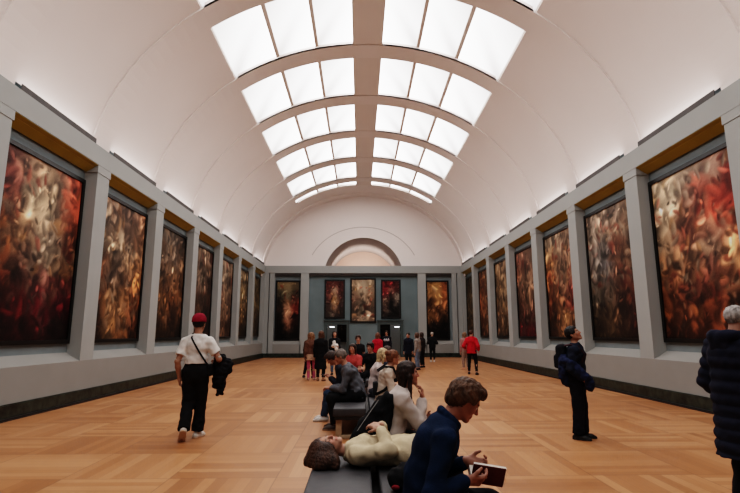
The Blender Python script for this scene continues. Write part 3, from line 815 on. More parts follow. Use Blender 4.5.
def body_sdf(J, fem, g, near):
    s = J['s']; S = Sdf(); sp1, sp2 = J['sp1'], J['sp2']
    S.etube(J['P']-sp1*.05*s, J['P']+sp1*.06*s, (.150*g*s, .105*g*s), (.145*g*s, .10*g*s), J['sd1'], .04)
    S.etube(J['P']+sp1*.06*s, J['W'], (.145*g*s, .10*g*s), (.122*g*s, .092*g*s), J['sd1'], .04)
    S.etube(J['W'], J['C'], (.122*g*s, .092*g*s), (.145*g*s, .105*g*s), J['sd2'], .04)
    S.etube(J['C'], J['C']+sp2*.085*s, (.145*g*s, .105*g*s), (.12*s, .075*s), J['sd2'], .05)
    P = lambda x, y, z: headpt(J, x, y, z)
    S.cone(J['N']-sp2*.04*s, P(0, -.018, -.055), .056*s, .050*s, .03)
    for k in 'rl':
        S.cone(J['N']+sp2*.01*s, J['S'+k], .040*s, .050*s*g**.5, .04)
        S.path([J['S'+k], J['S'+k]*.4+J['E'+k]*.6, J['E'+k]], [.050*s*g**.5, .046*s*g**.5, .038*s], .02)
        m = J['E'+k]*.68+J['R'+k]*.32
        S.path([J['E'+k], m, J['R'+k]], [.038*s, .040*s, .027*s], .02)
        hand(S, J, k)
        S.path([J['H'+k], J['K'+k]], [.082*s*g, .054*s], .03)
        m = J['K'+k]*.68+J['A'+k]*.32
        S.path([J['K'+k], m, J['A'+k]], [.052*s, .055*s, .038*s], .02)
        A, f, u = J['A'+k], J['ft'+k], J['fu'+k]
        S.path([A-f*.035*s-u*.035*s, A+f*.10*s-u*.045*s, A+f*.155*s-u*.055*s], [.034*s, .032*s, .020*s], .02)
    head(S, J, near)
    return S
def skin_cols(J, skin, hair, closed=False, lip=None, fem=False):
    sk = np.array(skin)
    def fn(v):
        c = np.tile(sk, (len(v), 1))
        d = (v-J['HC'])/J['hs']; x, y, z = d@J['hr'], d@J['hf'], d@J['hu']
        inh = (np.abs(x) < .1) & (np.abs(y) < .14) & (np.abs(z) < .13)
        red = np.exp(-(((np.abs(x)-.035)/.02)**2+((z+.03)/.025)**2))*inh*(y > .04)
        c = c*(1-.30*red[:, None]*np.array([0, .8, .8]))
        nose = inh & (y > .098); c[nose] = sk*np.array([1.05, .85, .82])
        lp = inh & (np.abs(x) < .023) & (y > .078) & (z < -.053) & (z > -.073)
        c[lp] = np.array(lip) if lip is not None else sk*np.array([.92, .58, .56])
        br = inh & (y > .062) & (z > .017) & (z < .027) & (np.abs(x) > .012) & (np.abs(x) < .046)
        c[br] = np.array(hair)*.6+sk*.15
        for sg in (-1, 1):
            r = np.sqrt((x-sg*.031)**2+(y-.080)**2+z**2)
            e = inh & (r < .0135) & (y > .075)
            if closed: c[e & (z < -.002)] = sk*.35
            else:
                c[e & (np.abs(z) < .006)] = (.55, .50, .46)
                c[e & (np.abs(x-sg*.031) < .0055) & (np.abs(z) < .006)] = (.02, .015, .012)
                c[e & (z >= .006)] = sk*.45
        return c
    return fn
def hair_sdf(J, style, ln=.22):
    P = lambda x, y, z: headpt(J, x, y, z); q = J['hs']; R = np.array([J['hr'], J['hf'], J['hu']]); S = Sdf()
    th = {'crop': .005, 'short': .011, 'medium': .020}.get(style, .013)
    S.ell(P(0, -.014, .031), V3(.076+th, .095+th, .087+th)*q, R, .01)
    if style == 'medium':
        S.ell(P(0, .045, .095), V3(.065, .055, .035)*q, R, .03)
        S.ell(P(0, -.07, -.03), V3(.07, .045, .06)*q, R, .03)
        for sg in (-1, 1): S.ell(P(sg*.07, -.005, .01), V3(.022, .045, .045)*q, R, .02)
    if style in ('long', 'bun', 'bob', 'tail'):
        S.ell(P(0, -.05, -.02), V3(.078, .065, .075)*q, R, .02)
    S.box(P(0, .120, -.03), V3(.13, .06, .088)*q, R, .02, .012, sub=True)
    S.box(P(0, .075, -.085), V3(.13, .075, .085)*q, R, .02, .012, sub=True)
    if style in ('crop', 'short', 'medium', 'bun', 'tail'):
        S.box(P(0, -.03, -.150), V3(.14, .16, .075 if style != 'medium' else .06)*q, R, .02, .012, sub=True)
    if style == 'bun': S.ell(P(0, -.105, .065), V3(.052, .046, .048)*q, R, .012)
    if style == 'tail': S.path([P(0, -.10, .04), P(0, -.135, -.02), P(0, -.125, -.16)], [.03*q, .034*q, .018*q], .02)
    if style in ('long', 'bob'):
        L = ln if style == 'long' else .10
        S.etube(P(0, -.05, .0), P(0, -.072, -.05-L), (.084*q, .055*q), (.075*q, .034*q), J['hr'], .03)
        for sg in (-1, 1):
            S.path([P(sg*.068, .012, .06), P(sg*.086, .012, -.03), P(sg*.083, .008, -.06-L*.9)], [.022*q, .024*q, .018*q], .02)
    return S
def add_hair(J, style, rgb, root, h, ln=.22):
    S = hair_sdf(J, style, ln)
    return sdf_obj('hair', S, h, hairmat(rgb), root, wr=.0026, seed=3, wl=.024, stretch=(1, 1, .4))
def trousers(J, g, flare=0.0, wide=1.0, hem=.05, top=.16, thk=.014):
    s = J['s']; S = Sdf(); sp1 = J['sp1']
    S.etube(J['P']-sp1*.05*s, J['P']+sp1*.05*s, ((.150*g+thk)*s, (.107*g+thk)*s), ((.147*g+thk)*s, (.102*g+thk)*s), J['sd1'], .05)
    S.etube(J['P']+sp1*.05*s, J['P']+sp1*(top+.05)*s, ((.147*g+thk)*s, (.102*g+thk)*s), ((.124*g+thk)*s, (.094*g+thk)*s), J['sd1'], .03)
    S.cut(J['P']+sp1*top*s, sp1, .32)
    for k in 'rl':
        d = nrm(J['A'+k]-J['K'+k])
        S.path([J['H'+k], J['K'+k]], [(.086*g*wide+thk)*s, (.062*wide+thk*.7)*s], .05)
        he = J['A'+k]-d*(hem-.06)*s
        S.path([J['K'+k], he], [(.060*wide+thk*.7)*s, (.054*wide+flare)*s], .03)
        S.cut(J['A'+k]-d*hem*s, d, (.09*wide+flare+.03)*s)
    return S
def top(J, g, sleeve='long', hem=-.06, thk=.016, arm=.012, neck=.035, collar=0.0, cz=.018, hip=.012, thigh=0.0, quilt=None, chest=0.0):
    """hem: distance of the hem above the hip centre (negative = below)"""
    s = J['s']; S = Sdf(); sp1, sp2 = J['sp1'], J['sp2']; f2 = J['f2']
    lowc = J['P']+sp1*min(hem-.06, -.02)*s
    S.etube(lowc, J['P']+sp1*.06*s, ((.155*g+thk+hip)*s, (.110*g+thk+hip)*s), ((.147*g+thk)*s, (.103*g+thk)*s), J['sd1'], .04, quilt)
    S.etube(J['P']+sp1*.06*s, J['W'], ((.147*g+thk)*s, (.103*g+thk)*s), ((.130*g+thk)*s, (.098*g+thk)*s), J['sd1'], .04, quilt)
    S.etube(J['W'], J['C'], ((.130*g+thk)*s, (.098*g+thk)*s), ((.150*g+thk)*s, (.108*g+thk)*s), J['sd2'], .04, quilt)
    S.etube(J['C'], J['C']+sp2*.085*s, ((.150*g+thk)*s, (.108*g+thk)*s), ((.125+thk)*s, (.080+thk)*s), J['sd2'], .05)
    if chest:
        for sg in (-1, 1): S.ell(J['C']+J['sd2']*sg*.07*s+f2*.085*s*g-sp2*.015*s, V3(.062, .062, .06)*s*chest, None, .05)
    if thigh:
        for k in 'rl': S.cone(J['H'+k], J['H'+k]+(J['K'+k]-J['H'+k])*.5, (.100*g+thigh)*s, (.090*g+thigh)*s, .05)
    S.cut(J['P']+sp1*hem*s, -sp1, .34)
    for k in 'rl':
        S.cone(J['N']+sp2*.0*s, J['S'+k], (.040+thk*.8)*s, (.050*g**.5+arm)*s, .04)
    nd = nrm(J['HC']-J['N'])
    S.cut(J['N']+nd*neck*s, nd, .13*s)
    if collar:
        for i in range(14):
            a = 2*PI*i/14; b = 2*PI*(i+1)/14
            q = lambda t: J['N']+nd*cz*s+(J['sd2']*math.cos(t)*.068+np.cross(nd, J['sd2'])*math.sin(t)*.066)*s
            S.cone(q(a), q(b), collar*s, collar*s, .012)
    for k in 'rl':
        Sh, E, R = J['S'+k], J['E'+k], J['R'+k]
        ra = .050*g**.5+arm
        if sleeve == 'long':
            S.etube(Sh, E, (ra*s, ra*s), ((.041+arm)*s, (.041+arm)*s), V3(.3, .5, .8), .035, quilt)
            e2 = E+(R-E)*.87
            S.etube(E, e2, ((.041+arm)*s, (.041+arm)*s), ((.030+arm*.9)*s, (.030+arm*.9)*s), V3(.3, .5, .8), .025, quilt)
        elif sleeve == 'elbow':
            S.cone(Sh, Sh+(E-Sh)*.95, (ra+.004)*s, (.048+arm)*s, .035)
            S.cut(Sh+(E-Sh)*.90, E-Sh, .085*s)
        elif sleeve == 'short':
            S.cone(Sh, Sh+(E-Sh)*.75, (ra+.006)*s, (.054+arm)*s, .035)
            S.cut(Sh+(E-Sh)*.68, E-Sh, .09*s)
    return S
def shoes(J, root, rgb, sole, h, ankle=.02):
    s = J['s']
    for k in 'rl':
        S = Sdf(); A, f, u = J['A'+k], J['ft'+k], J['fu'+k]; sd = np.cross(f, u)
        S.path([A-f*.045*s-u*.042*s, A+f*.03*s-u*.040*s, A+f*.11*s-u*.052*s, A+f*.165*s-u*.060*s], [.044*s, .046*s, .044*s, .030*s], .02)
        S.cone(A-u*.03*s-f*.012*s, A+u*ankle*s-f*.012*s, .046*s, .044*s, .02)
        S.cut(A-u*.075*s, -u, .3); S.cut(A+u*ankle*s, u, .1)
        def cf(v, A=A, u=u):
            z = (v-A)@u; c = np.tile(np.array(rgb), (len(v), 1)); c[z < -.052*s] = sole; return c
        sh = sdf_obj('shoe', S, h, M_shoe, root, colfn=cf)
        if h <= .0066:
            S = Sdf(); S.path([A-f*.045*s-u*.058*s, A+f*.03*s-u*.058*s, A+f*.11*s-u*.060*s, A+f*.165*s-u*.062*s], [.047*s, .048*s, .047*s, .034*s], .02)
            S.cut(A-u*.076*s, -u, .3); S.cut(A-u*.056*s, u, .3)
            sdf_obj('sole', S, h, M_shoe, sh, colfn=lambda v: np.tile(np.array(sole), (len(v), 1)))
SK1 = (.44, .24, .165); SK2 = (.36, .185, .12); SK3 = (.50, .29, .21)
BLK = (.010, .010, .011); NAVY = (.012, .016, .032)
PEOPLE = {}
def person(key, label, loc, rotz, H, pose, skin=SK1, hair=('short', (.03, .02, .014)), fem=False, g=1.0, h=.010, group=None,
           tr=None, tp=None, shoe=((.012, .012, .012), (.012, .012, .012)), closed=False, ln=.22, seed=1):
    J = skel(H, pose, fem)
    if pose.get('ground'):
        dz = min((J['A'+k]-J['fu'+k]*.075*J['s'])[2] for k in 'rl')
    near = h <= .007
    S = body_sdf(J, fem, g, near)
    root = sdf_obj('person', S, h, M_skin, None, skin_cols(J, skin, hair[1], closed, fem=fem), loc, rotz)
    tag(root, label, 'person', group)
    if hair[0]: add_hair(J, hair[0], hair[1], root, min(h, .008), ln)
    if tr:
        c = tr.get('col', BLK); a = {k: v for k, v in tr.items() if k not in ('col', 'name', 'wr')}
        sdf_obj(tr.get('name', 'trousers'), trousers(J, g, **a), h, cloth(c), root, wr=tr.get('wr', .0045), seed=seed, wl=.10)
    for t in (tp or []):
        a = {k: v for k, v in t.items() if k not in ('col', 'name', 'wr')}
        sdf_obj(t.get('name', 'shirt'), top(J, g, **a), h, cloth(t['col']), root, wr=t.get('wr', .004), seed=seed+5, wl=.085)
    if shoe: shoes(J, root, shoe[0], shoe[1], min(h, .009))
    PEOPLE[key] = (root, J)
    return root, J
def ribbon(pts, nrms, w, th=.006):
    """flat strap through pts"""
    v, f = [], []
    n = len(pts)
    for i in range(n):
        t = nrm(pts[min(i+1, n-1)]-pts[max(i-1, 0)]); nn = nrm(nrms[i]-t*(nrms[i]@t)); b = np.cross(t, nn)
        for a, c in ((-w/2, 0), (w/2, 0), (w/2, th), (-w/2, th)): v.append(pts[i]+b*a+nn*c)
    for i in range(n-1):
        for j in range(4): f.append((4*i+j, 4*i+(j+1) % 4, 4*i+4+(j+1) % 4, 4*i+4+j))
    f.append((0, 3, 2, 1)); f.append((4*n-4, 4*n-3, 4*n-2, 4*n-1))
    return v, f
# ------------------------------------------------------------------ the visitors
R90 = PI/2
GREYH = (.20, .18, .165); DKH = (.016, .011, .008); BRH = (.055, .028, .014); REDH = (.16, .055, .022); BLH = (.34, .22, .11)
# --- man in the red cap, walking away on the left
def cap_man():
    H = 1.86
    pose = dict(pel=(0, 0, .975), sp1=(0, .03, 1), sp2=(0, .06, 1), side=(1, -.05, 0), hs=1.09, shw=.92, hf=(.12, 1, -.02), neck=(0, .22, 1),
                ank_r=(.045, .12, .080), ft_r=(.30, 1, 0), kp_r=(.1, 1, 0),
                ank_l=(-.075, -.20, .155), ft_l=(-.25, .62, -.78), fu_l=(-.1, .78, .62), kp_l=(-.1, 1, .1),
                wr_l=(-.245, .02, .885), ep_l=(-.5, -1, 0), hn_l=(1, .2, 0), cu_l=.55,
                wr_r=(.27, .24, 1.14), ep_r=(.6, -1, -.4), hd_r=(-.5, .85, -.1), hn_r=(-.2, -.2, -1), cu_r=.6)
    r, J = person('cap', 'person in a red cap, white T-shirt and wide black trousers walking away on the left', (-2.76, 7.86, 0), .05, H, pose,
                  SK2, ('short', (.012, .009, .008)), h=.0065, g=.93,
                  tr=dict(col=BLK, wide=1.16, flare=.022, hem=.02, top=.19), shoe=((.62, .56, .50), (.55, .38, .26)),
                  tp=[dict(name='t_shirt', col=(.62, .60, .57), sleeve='short', hem=.12, thk=.022, arm=.018, neck=.03)])
    P = lambda x, y, z: headpt(J, x, y, z); R = np.array([J['hr'], J['hf'], J['hu']]); q = J['hs']
    S = Sdf(); S.ell(P(0, -.012, .040), V3(.096, .116, .098)*q, R, .01)
    S.box(P(0, 0, -.12), V3(.2, .2, .145)*q, R, .01, .006, sub=True)
    S.etube(P(0, -.012, .022), P(0, -.012, .052), (.094*q, .112*q), (.096*q, .114*q), J['hr'], .006)
    S.box(P(0, 0, -.124), V3(.2, .2, .145)*q, R, .01, .004, sub=True)
    sdf_obj('cap', S, .006, cloth((.20, .012, .028)), r, wr=.0015, seed=4, wl=.05)
    return r, J
cap, JC = cap_man()
def to_world(root, p):
    c, s_ = math.cos(root.rotation_euler.z), math.sin(root.rotation_euler.z)
    return V3(c*p[0]-s_*p[1], s_*p[0]+c*p[1], p[2])+np.array(root.location)
def strap_and_jacket():
    J = JC; s = J['s']
    bag = thing('shoulder_bag', 'small black bag on a thin cross-body strap over the white T-shirt', 'bag', cap.location, cap.rotation_euler.z)
    a = J['Sl']*.45+J['N']*.55+V3(0, -.005, .048); pts = []; nr = []
    end = J['P']+V3(.20, -.05, .10)
    for t in np.linspace(0, 1, 17):
        p = a*(1-t)+end*t
        c = J['P']*(1-t)+J['N']*t; rel = p[0]-J['P'][0]
        hw = .175*s; yy = -(.128*s)*math.sqrt(max(.05, 1-(rel/hw/1.25)**2))*(1-.15*abs(t-.5))
        base = J['P'][1]+(p[2]-J['P'][2])*.06
        p = V3(p[0], base+yy-.012*math.sin(PI*t)-.004, p[2]); pts.append(p); nr.append(V3(rel*2, -1, 0))
    pts = [J['N']+V3(-.085, .075, .01), J['N']+V3(-.085, .02, .048)]+pts[1:]; nr = [V3(0, 1, .4), V3(0, 0, 1)]+nr[1:]
    v, f = ribbon(pts, nr, .026); mesh_obj('strap', v, f, cloth(BLK), bag)
    S = Sdf(); S.box(J['P']+V3(.215, .03, .03), (.045, .10, .085), None, .03); sdf_obj('bag_body', S, .008, cloth((.008, .008, .009)), bag, wr=.002)
    # jacket over the right forearm
    S = Sdf(); E, Rr = J['Er'], J['Rr']; m = (E+Rr)/2
    S.path([E+V3(.00, .05, .035), Rr+V3(0, -.01, .045)], [.050, .048], .03)
    for i, (dx, dy, L, r0, r1) in enumerate(((.035, -.02, .34, .055, .045), (.055, .06, .44, .06, .055), (.03, .13, .50, .055, .05), (-.02, .04, .40, .05, .05), (.085, .02, .26, .045, .045), (.02, .0, .52, .045, .028))):
        a = m+V3(dx*.5, dy*.8-.03, .01); S.path([a, a+V3(dx*.8, 0, -L*.5), a+V3(dx*.55, dy*.15, -L)], [r0, r0*1.05, r1], .045)
    S.path([m+V3(.06, .02, .02), m+V3(.15, .03, -.06), m+V3(.17, .02, -.16)], [.055, .055, .045], .04)
    j = sdf_obj('jacket', S, .008, cloth((.009, .009, .011)), None, loc=cap.location, rotz=cap.rotation_euler.z, wr=.009, seed=9, wl=.09)
    tag(j, 'black jacket hanging over the right forearm of the walker in the red cap', 'jacket')
strap_and_jacket()

# --- man in navy looking up, right
def navy_man():
    H = 1.66
    pose = dict(pel=(0, 0, .885), sp1=(0, .05, 1), sp2=(0, .03, 1), hs=1.06, hf=(.2, .90, .42), neck=(0, .20, 1), hu=(0, -.42, .9),
                ank_r=(.085, -.02, .072), ank_l=(-.085, .04, .072), ft_r=(.12, 1, 0), ft_l=(-.1, 1, 0),
                wr_r=(.20, .13, .88), ep_r=(.5, -1, 0), hd_r=(-.55, .5, -.5), hn_r=(-.7, -.5, .2), cu_r=.5,
                wr_l=(-.19, .14, .88), ep_l=(-.5, -1, 0), hd_l=(.55, .5, -.5), hn_l=(.7, -.5, .2), cu_l=.5)
    r, J = person('navy', 'person in dark navy jacket and black trousers standing looking up, right of the benches', (3.05, 7.72, 0), -R90-.5, H, pose,
                  SK2, ('short', (.010, .008, .008)), h=.0065, g=1.04,
                  tr=dict(col=(.009, .010, .014), wide=1.22, flare=.022, hem=.015),
                  tp=[dict(name='jacket', col=(.011, .014, .026), hem=-.10, thk=.03, arm=.024, neck=.05, collar=.016, wr=.005)])
    # backpack with a navy coat tied round it
    b = thing('backpack', 'dark navy backpack worn by the standing person looking up', 'backpack', r.location, r.rotation_euler.z)
    S = Sdf(); c = J['C']+V3(0, -.20, -.06)
    S.box(c+V3(0, .0, .02), (.135, .075, .19), None, .06); S.box(c+V3(0, -.075, -.05), (.10, .035, .10), None, .03, .03)
    sdf_obj('pack', S, .008, cloth((.012, .012, .016)), b, wr=.003)
    for sg, k in ((1, 'r'), (-1, 'l')):
        pts = [J['C']+V3(sg*.09, -.15, .12), J['S'+k]+V3(-sg*.055, -.05, .085), J['S'+k]+V3(-sg*.055, .05, .07), J['C']+V3(sg*.10, .135, .0), J['C']+V3(sg*.13, .06, -.17)]
        q = []
        for i in range(len(pts)-1):
            for t in (0, .33, .66): q.append(pts[i]*(1-t)+pts[i+1]*t)
        q.append(pts[-1]); v, f = ribbon(q, [V3(sg*.2, p[1]*5, .5) for p in q], .045, .012)
        mesh_obj('strap', v, f, cloth((.03, .012, .016)), b)
    S = Sdf(); c = J['W']+V3(.0, -.17, -.02)
    S.ell(c+V3(.06, .02, .10), (.155, .085, .13), None, .05); S.ell(c+V3(.05, .0, -.05), (.16, .085, .16), None, .05); S.ell(c+V3(.02, .04, -.18), (.13, .07, .11), None, .05)
    S.path([c+V3(.19, .02, .12), c+V3(.235, .13, .10), J['Rr']+V3(.03, .02, .04)], [.05, .055, .06], .04); S.ell((J['Rr']+J['Rl'])/2*.35+J['Rr']*.65+V3(.0, .06, -.06), (.10, .07, .12), None, .05)
    j = sdf_obj('coat', S, .008, cloth((.016, .022, .055)), None, loc=r.location, rotz=r.rotation_euler.z, wr=.008, seed=2, wl=.10)
    tag(j, 'bundled navy coat carried at the back and hip of the person looking up', 'coat')
navy_man()

# --- man in the puffer jacket at the right edge
def puffer_man():
    H = 1.83
    pose = dict(pel=(0, 0, .965), sp1=(0, .0, 1), sp2=(0, .03, 1), hf=(.05, 1, -.12), neck=(0, .55, 1),
                wr_r=(.24, .16, .93), ep_r=(.5, -1, 0), wr_l=(-.24, .16, .93), ep_l=(-.5, -1, 0), cu_r=.5, cu_l=.5)
    r, J = person('puffer', 'grey-haired person in a long dark puffer coat at the right edge', (3.05, 4.40, 0), -R90+.10, H, pose,
                  (.40, .21, .15), ('crop', (.30, .28, .265)), h=.0065, g=1.06,
                  tr=dict(col=BLK, wide=1.15, flare=.015, hem=.015),
                  tp=[dict(name='puffer_jacket', col=(.012, .014, .026), hem=-.44, thk=.050, arm=.042, neck=.06, collar=.026, quilt=(.014, .10), wr=.003)])
    S = Sdf(); nn = J['N']+V3(0, -.07, .0)
    for i in range(12):
        a = PI*(.02+.96*i/12); b = PI*(.02+.96*(i+1)/12)
        q = lambda t: J['N']+V3(math.cos(t)*.125, -.035-math.sin(t)*.125, .035+.0*math.sin(t))
        S.cone(q(a), q(b), .042, .042, .03)
    S.ell(J['N']+V3(0, -.135, -.05), (.11, .055, .10), None, .04)
    sdf_obj('hood', S, .008, cloth((.013, .015, .028)), r, wr=.004, seed=8)
puffer_man()

# --- the reader
def reader():
    H = 1.76
    pose = dict(pel=(0, 0, .530), sp1=(0, .02, 1), sp2=(0, .40, .95), side=(1, 0, 0), neck=(0, .78, .72), hf=(.02, .80, -.60), hu=(0, .60, .80),
                ank_r=(.13, .47, .078), ank_l=(-.13, .50, .078), kp_r=(.1, .6, 1), kp_l=(-.1, .6, 1),
                wr_r=(.155, .235, .715), ep_r=(.55, -1, -.3), hd_r=(-.30, .92, -.12), hn_r=(-.75, -.1, .6), cu_r=.55,
                wr_l=(-.11, .290, .755), ep_l=(-.55, -1, -.3), hd_l=(.25, .95, -.18), hn_l=(.8, 0, .5), cu_l=.95)
    r, J = person('reader', 'person in a dark blue sweater sitting bent over an open book on the nearest bench', (.14, 3.2, 0), -R90, H, pose,
                  (.36, .16, .11), ('medium', (.070, .034, .017)), h=.005, g=.96,
                  tr=dict(col=(.006, .006, .007), wide=1.12, flare=.012, hem=.02, top=.10),
                  tp=[dict(name='sweater', col=(.005, .0145, .039), hem=-.04, thk=.022, arm=.014, neck=.085, collar=.022, cz=.040, wr=.0032)])
    return r, J
rd, JR = reader()
def book():
    r, J = rd, JR
    c = V3(.02, .375, .655); ax = nrm(V3(0, .95, -.15)); Rr = V3(1, 0, 0); up = np.cross(Rr, ax)
    loc = to_world(r, c)
    b = thing('book', 'open book with a dark red cover held by the person in blue', 'book', loc, r.rotation_euler.z)
    ln, wd = .195, .118
    for sg in (1, -1):
        out = nrm(Rr*sg*(.30 if sg > 0 else .85)+up*(.92 if sg > 0 else .45)); nn = np.cross(ax, out)*sg       # upward page normal
        if nn@up < 0: nn = -nn
        def slab(m, a0, a1, l0, l1, t0, t1):
            p = []
            for t in (t0, t1):
                for (aa, ll) in ((a0, l0), (a1, l0), (a1, l1), (a0, l1)): p.append(tuple(out*aa+ax*ll+nn*t))
            m.hexa(p)
        m = MB(); slab(m, 0, wd, -ln/2, ln/2, -.006, 0); cv = m.build('cover', BOOK_M, b)
        m = MB(); slab(m, .003, wd-.003, -ln/2+.005, ln/2+.006, .0005, .024); m.build('pages', PAGE_M, cv)
BOOK_M = plain('dark_red_book_cover', (.085, .012, .014), rough=.45, var=.15, scale=20)
PAGE_M = plain('paper', (.62, .58, .52), rough=.8, var=.05, scale=30)
book()

# --- woman lying across the bench
def lying():
    H = 1.66
    pose = dict(pel=(.16, 0, .548), sp1=(-1, 0, .02), sp2=(-1, 0, -.01), side=(0, -1, 0), neck=(-1, 0, .24), hs=1.07, hf=(.06, -.40, 1), hu=(-1, -.05, .05),
                ank_r=(.66, -.10, .075), ank_l=(.66, .10, .075), kp_r=(.7, -.1, 1), kp_l=(.7, .1, 1), ft_r=(1, -.1, 0), ft_l=(1, .1, 0),
                wr_r=(-.055, -.045, .735), ep_r=(.35, -1, -.75), hd_r=(-.62, .50, .30), hn_r=(.3, .2, -1), cu_r=.55,
                wr_l=(-.035, .10, .745), ep_l=(.35, 1, -.75), hd_l=(-.50, -.70, .25), hn_l=(.1, .1, -1), cu_l=.5)
    r, J = person('lying', 'woman in a cream hooded top lying on her back across the nearest bench', (-.02, 4.54, 0), 0, H, pose,
                  (.47, .25, .175), (None, BRH), fem=True, h=.005, g=.95, closed=True,
                  tr=dict(col=(.010, .010, .012), wide=1.05, flare=.01, hem=.03, top=.10),
                  tp=[dict(name='hooded_top', col=(.50, .41, .28), hem=-.17, hip=.040, thigh=.028, thk=.024, arm=.024, neck=.045, collar=.022, chest=.8, wr=.004)])
    S = hair_sdf(J, 'short'); P = lambda x, y, z: headpt(J, x, y, z); S = Sdf()
    R = np.array([J['hr'], J['hf'], J['hu']])
    S.ell(P(0, -.014, .031), V3(.090, .108, .102), R, .01)
    S.ell(P(0, -.07, .05), V3(.11, .045, .09), R, .03)
    S.box(P(0, .120, -.01), V3(.13, .075, .090), R, .02, .012, sub=True)
    S.box(P(0, .08, -.09), V3(.13, .105, .095), R, .02, .012, sub=True)
    hc = J['HC']; zb = .462
    for i, (dx, dy, tx, ty, tz) in enumerate(((-.06, -.06, -.16, -.12, 0), (-.09, -.02, -.21, -.06, 0), (-.10, .02, -.22, .02, 0), (-.08, .06, -.18, .10, 0), (-.02, -.09, -.03, -.19, 0), (.01, -.085, .09, -.19, 0), (-.04, -.09, -.10, -.19, 0), (.0, .09, .02, .18, 0))):
        a = hc+V3(dx, dy, -.02); tx *= .85; b = V3(hc[0]+tx*.7, hc[1]+ty*.8, zb+.035); c = V3(hc[0]+tx, hc[1]+ty, zb+.008)
        S.path([a, b, c], [.055, .045, .022], .06)
    S.path([V3(hc[0]+.02, hc[1]-.04, zb+.02), V3(hc[0]+.02, hc[1]+.06, zb+.02)], [.06, .06], .03)
    S.box(V3(0, 0, .345), (2, 2, .102), None, .004, .004, sub=True)
    sdf_obj('hair', S, .005, hairmat((.040, .017, .009)), r, wr=.0012, seed=3, wl=.03, stretch=(.35, .6, 1))
    return r, J
lying()

# --- woman with long dark hair on the far corner of the first bench
def longhair():
    H = 1.66
    pose = dict(pel=(0, 0, .535), sp1=(0, .12, 1), sp2=(0, .32, 1), neck=(0, .55, .8), hf=(.05, 1, .02), hu=(0, 0, 1),
                ank_r=(.10, .46, .075), ank_l=(-.10, .46, .075), kp_r=(.1, .6, 1), kp_l=(-.1, .6, 1),
                wr_r=(.05, .30, .925), ep_r=(.5, -.4, -1), hd_r=(-.2, .05, 1), hn_r=(-.2, -1, 0), cu_r=.7,
                wr_l=(-.08, .36, .72), ep_l=(-.5, -.6, -1), cu_l=.5)
    r, J = person('longhair', 'woman with long dark hair and pale blouse seated with a hand raised to her chin', (.06, 5.06, 0), -R90, H, pose,
                  (.40, .19, .13), ('long', (.022, .011, .008)), fem=True, h=.0065, g=1.0, ln=.20,
                  tr=dict(col=BLK, wide=1.1, hem=.03, top=.10),
                  tp=[dict(name='blouse', col=(.46, .40, .37), hem=-.04, thk=.024, arm=.026, neck=.04, chest=.8, wr=.0045)])
    S = Sdf(); P = J['P']; s = J['s']
    S.etube(P+V3(0, -.10, -.04), J['C']+V3(0, -.085, .04), (.20, .075), (.165, .05), V3(1, 0, 0), .04)
    S.ell(P+V3(.04, -.22, -.02), (.24, .20, .10), None, .06); S.path([J['C']+V3(.08, -.13, .02), P+V3(.10, -.24, .10), P+V3(.12, -.38, -.04)], [.07, .10, .06], .06); S.path([J['C']+V3(-.08, -.13, .02), P+V3(-.08, -.22, .10), P+V3(-.10, -.34, -.04)], [.07, .10, .06], .06)
    S.path([J['C']+V3(.10, -.08, .06), J['W']+V3(.14, -.10, .02), P+V3(.17, -.15, -.03)], [.05, .06, .06], .04)
    S.box(V3(0, 0, .345), (2, 2, .101), None, .004, .004, sub=True)
    c = sdf_obj('coat', S, .008, cloth((.006, .006, .007)), None, loc=r.location, rotz=r.rotation_euler.z, wr=.008, seed=6, wl=.1)
    tag(c, 'black coat slipped off behind the back of the seated woman with long dark hair', 'coat')
    pts = [J['C']+V3(.13, -.205, .05), P+V3(.17, -.315, .14), P+V3(.17, -.405, .0)]
    m = MB(); m.tube(pts, .004, 6); m.build('zip', cloth((.25, .25, .25)), c)
longhair()

def seated(key, label, x, y, heading, H, skin, hair, fem, tr, tp, lean=.25, hf=None, wr=None, h=.009, ln=.2, shoe=((.012,)*3, (.012,)*3), g=1.0, seed=1, knee=.45, extra=None, seat=.445):
    p = dict(pel=(0, 0, seat+.095), sp1=(0, lean*.5, 1), sp2=(0, lean*1.3, 1), neck=(0, .3+lean, .9), hf=hf or (0, 1, -.15), hu=(0, .2, 1),
             ank_r=(.10, knee, .075), ank_l=(-.10, knee, .075), kp_r=(.1, .6, 1), kp_l=(-.1, .6, 1))
    w = wr or ((.10, .34, .66), (-.10, .34, .66))
    p.update(wr_r=w[0], wr_l=w[1], ep_r=(.6, -.8, -.4), ep_l=(-.6, -.8, -.4), hn_r=(-.3, 0, -1), hn_l=(.3, 0, -1), cu_r=.5, cu_l=.5)
    if extra: p.update(extra)
    return person(key, label, (x, y, 0), heading, H, p, skin, hair, fem, g, h, None, tr, tp, shoe, ln=ln, seed=seed)
